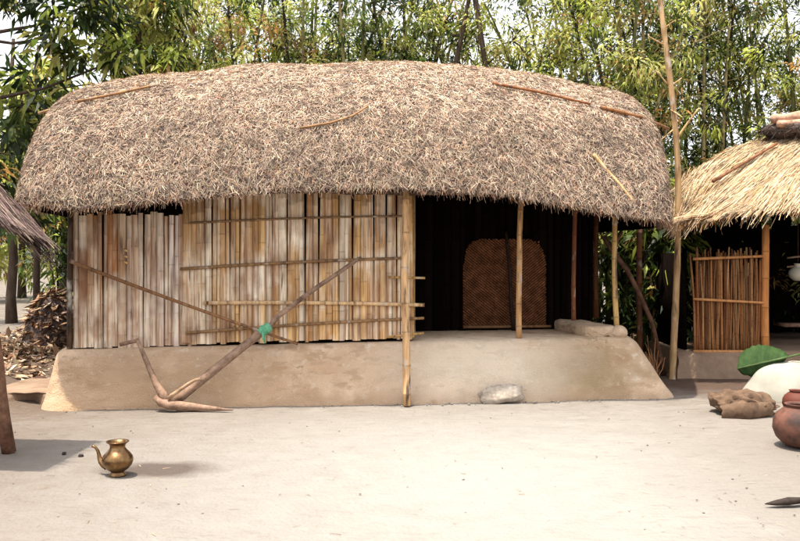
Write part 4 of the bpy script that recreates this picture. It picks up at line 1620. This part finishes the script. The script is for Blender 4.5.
# dry leaf heap and litter at the left
def litter(n, fn, length, pal, w):
    b = np.array([fn() for _ in range(n)])
    dd = unit(np.stack([RNG.normal(0, 1, n), RNG.normal(0, 1, n), RNG.normal(0.05, 0.35, n)], 1))
    sd = unit(np.cross(dd, np.array([[0, 0, 1.0]]) + RNG.normal(0, 0.4, (n, 3))))
    ln = RNG.uniform(*length, n)
    return leafq(b, dd, ln, ln * RNG.uniform(0.2, 0.4, n), sd, 0.1), pick(pal, w, n, 0.2)


BROWNS = [(0.23, 0.135, 0.075), (0.37, 0.25, 0.16), (0.11, 0.06, 0.038), (0.52, 0.41, 0.30)]
hc = Vector((P(52, 300, 12.4).x, 12.4, 0))
hp_ = empty('leaf_heap', hc, 'brown heap of dry leaves and straw left of the bamboo wall', 'heap')
mb = MB()
mb.grid(lambda i, j: (0.43 * math.cos(6.2832 * i) * (1 - j) ** 0.6 * (1 + 0.2 * nz3(i * 5, j * 3, 0)), 0.45 * math.sin(6.2832 * i) * (1 - j) ** 0.6, 0.12 + 0.80 * j ** 0.9), 24, 12, wrap=True)
mb.build('core', M['thatch_base'], hp_)


def on_heap():
    a, z = RNG.uniform(0, 6.283), RNG.random() ** 1.2
    k = 0.47 * (1 - z) ** 0.6 * RNG.uniform(0.85, 1.1)
    return (k * math.cos(a), k * math.sin(a), 0.12 + 0.80 * z)


p_, c_ = litter(1500, on_heap, (0.08, 0.2), BROWNS, (34, 26, 30, 10))
quads('dry_leaves', p_, c_, M['straw'], hp_)


def on_floor():
    y = RNG.uniform(9.2, 14.5)
    x = RNG.uniform(-0.50, -0.385) * y + RNG.normal(0, 0.15)
    return (x, y, ground_h(x, y) + RNG.uniform(0, 0.03))


def on_bank():
    x, y = RNG.normal(-5.1, 0.5), RNG.normal(11.2, 0.5)
    return (x, y, ground_h(x, y) + max(0, 0.28 * math.exp(-((x + 5.1) / 0.5) ** 2 - ((y - 11.2) / 0.5) ** 2)) * RNG.random())


p1_, c1_ = litter(1600, on_floor, (0.06, 0.16), BROWNS, (30, 30, 20, 20))
p2_, c2_ = litter(1300, on_bank, (0.08, 0.2), BROWNS, (30, 30, 15, 25))
tag(quads('leaf_litter', np.concatenate([p1_, p2_]), np.concatenate([c1_, c2_]), M['straw']), 'brown fallen leaves scattered on the ground left of the hut', 'litter', kind='stuff')


# a few straw ends and leaf scraps on the yard
def on_yard():
    y = RNG.uniform(4.4, 8.1)
    return (RNG.uniform(-0.46, 0.46) * y, y, ground_h(0, y) + 0.012)


b_ = np.array([on_yard() for _ in range(260)])
b_[:, 2] = [ground_h(p[0], p[1]) + 0.004 for p in b_]
a_ = RNG.uniform(0, 6.283, 260)
d_ = np.stack([np.cos(a_), np.sin(a_), RNG.uniform(0, 0.15, 260)], 1)
sd_ = np.stack([-np.sin(a_), np.cos(a_), RNG.normal(0, 0.3, 260)], 1)
tag(quads('straw_scraps', strips(b_, d_, RNG.uniform(0.012, 0.06, 260), RNG.uniform(0.002, 0.006, 260), unit(sd_)),
          pick([(0.20, 0.14, 0.09), (0.36, 0.28, 0.18), (0.09, 0.06, 0.04)], (40, 40, 20), 260), M['straw']), 'scattered scraps of straw lying on the yard', 'straw', kind='stuff')
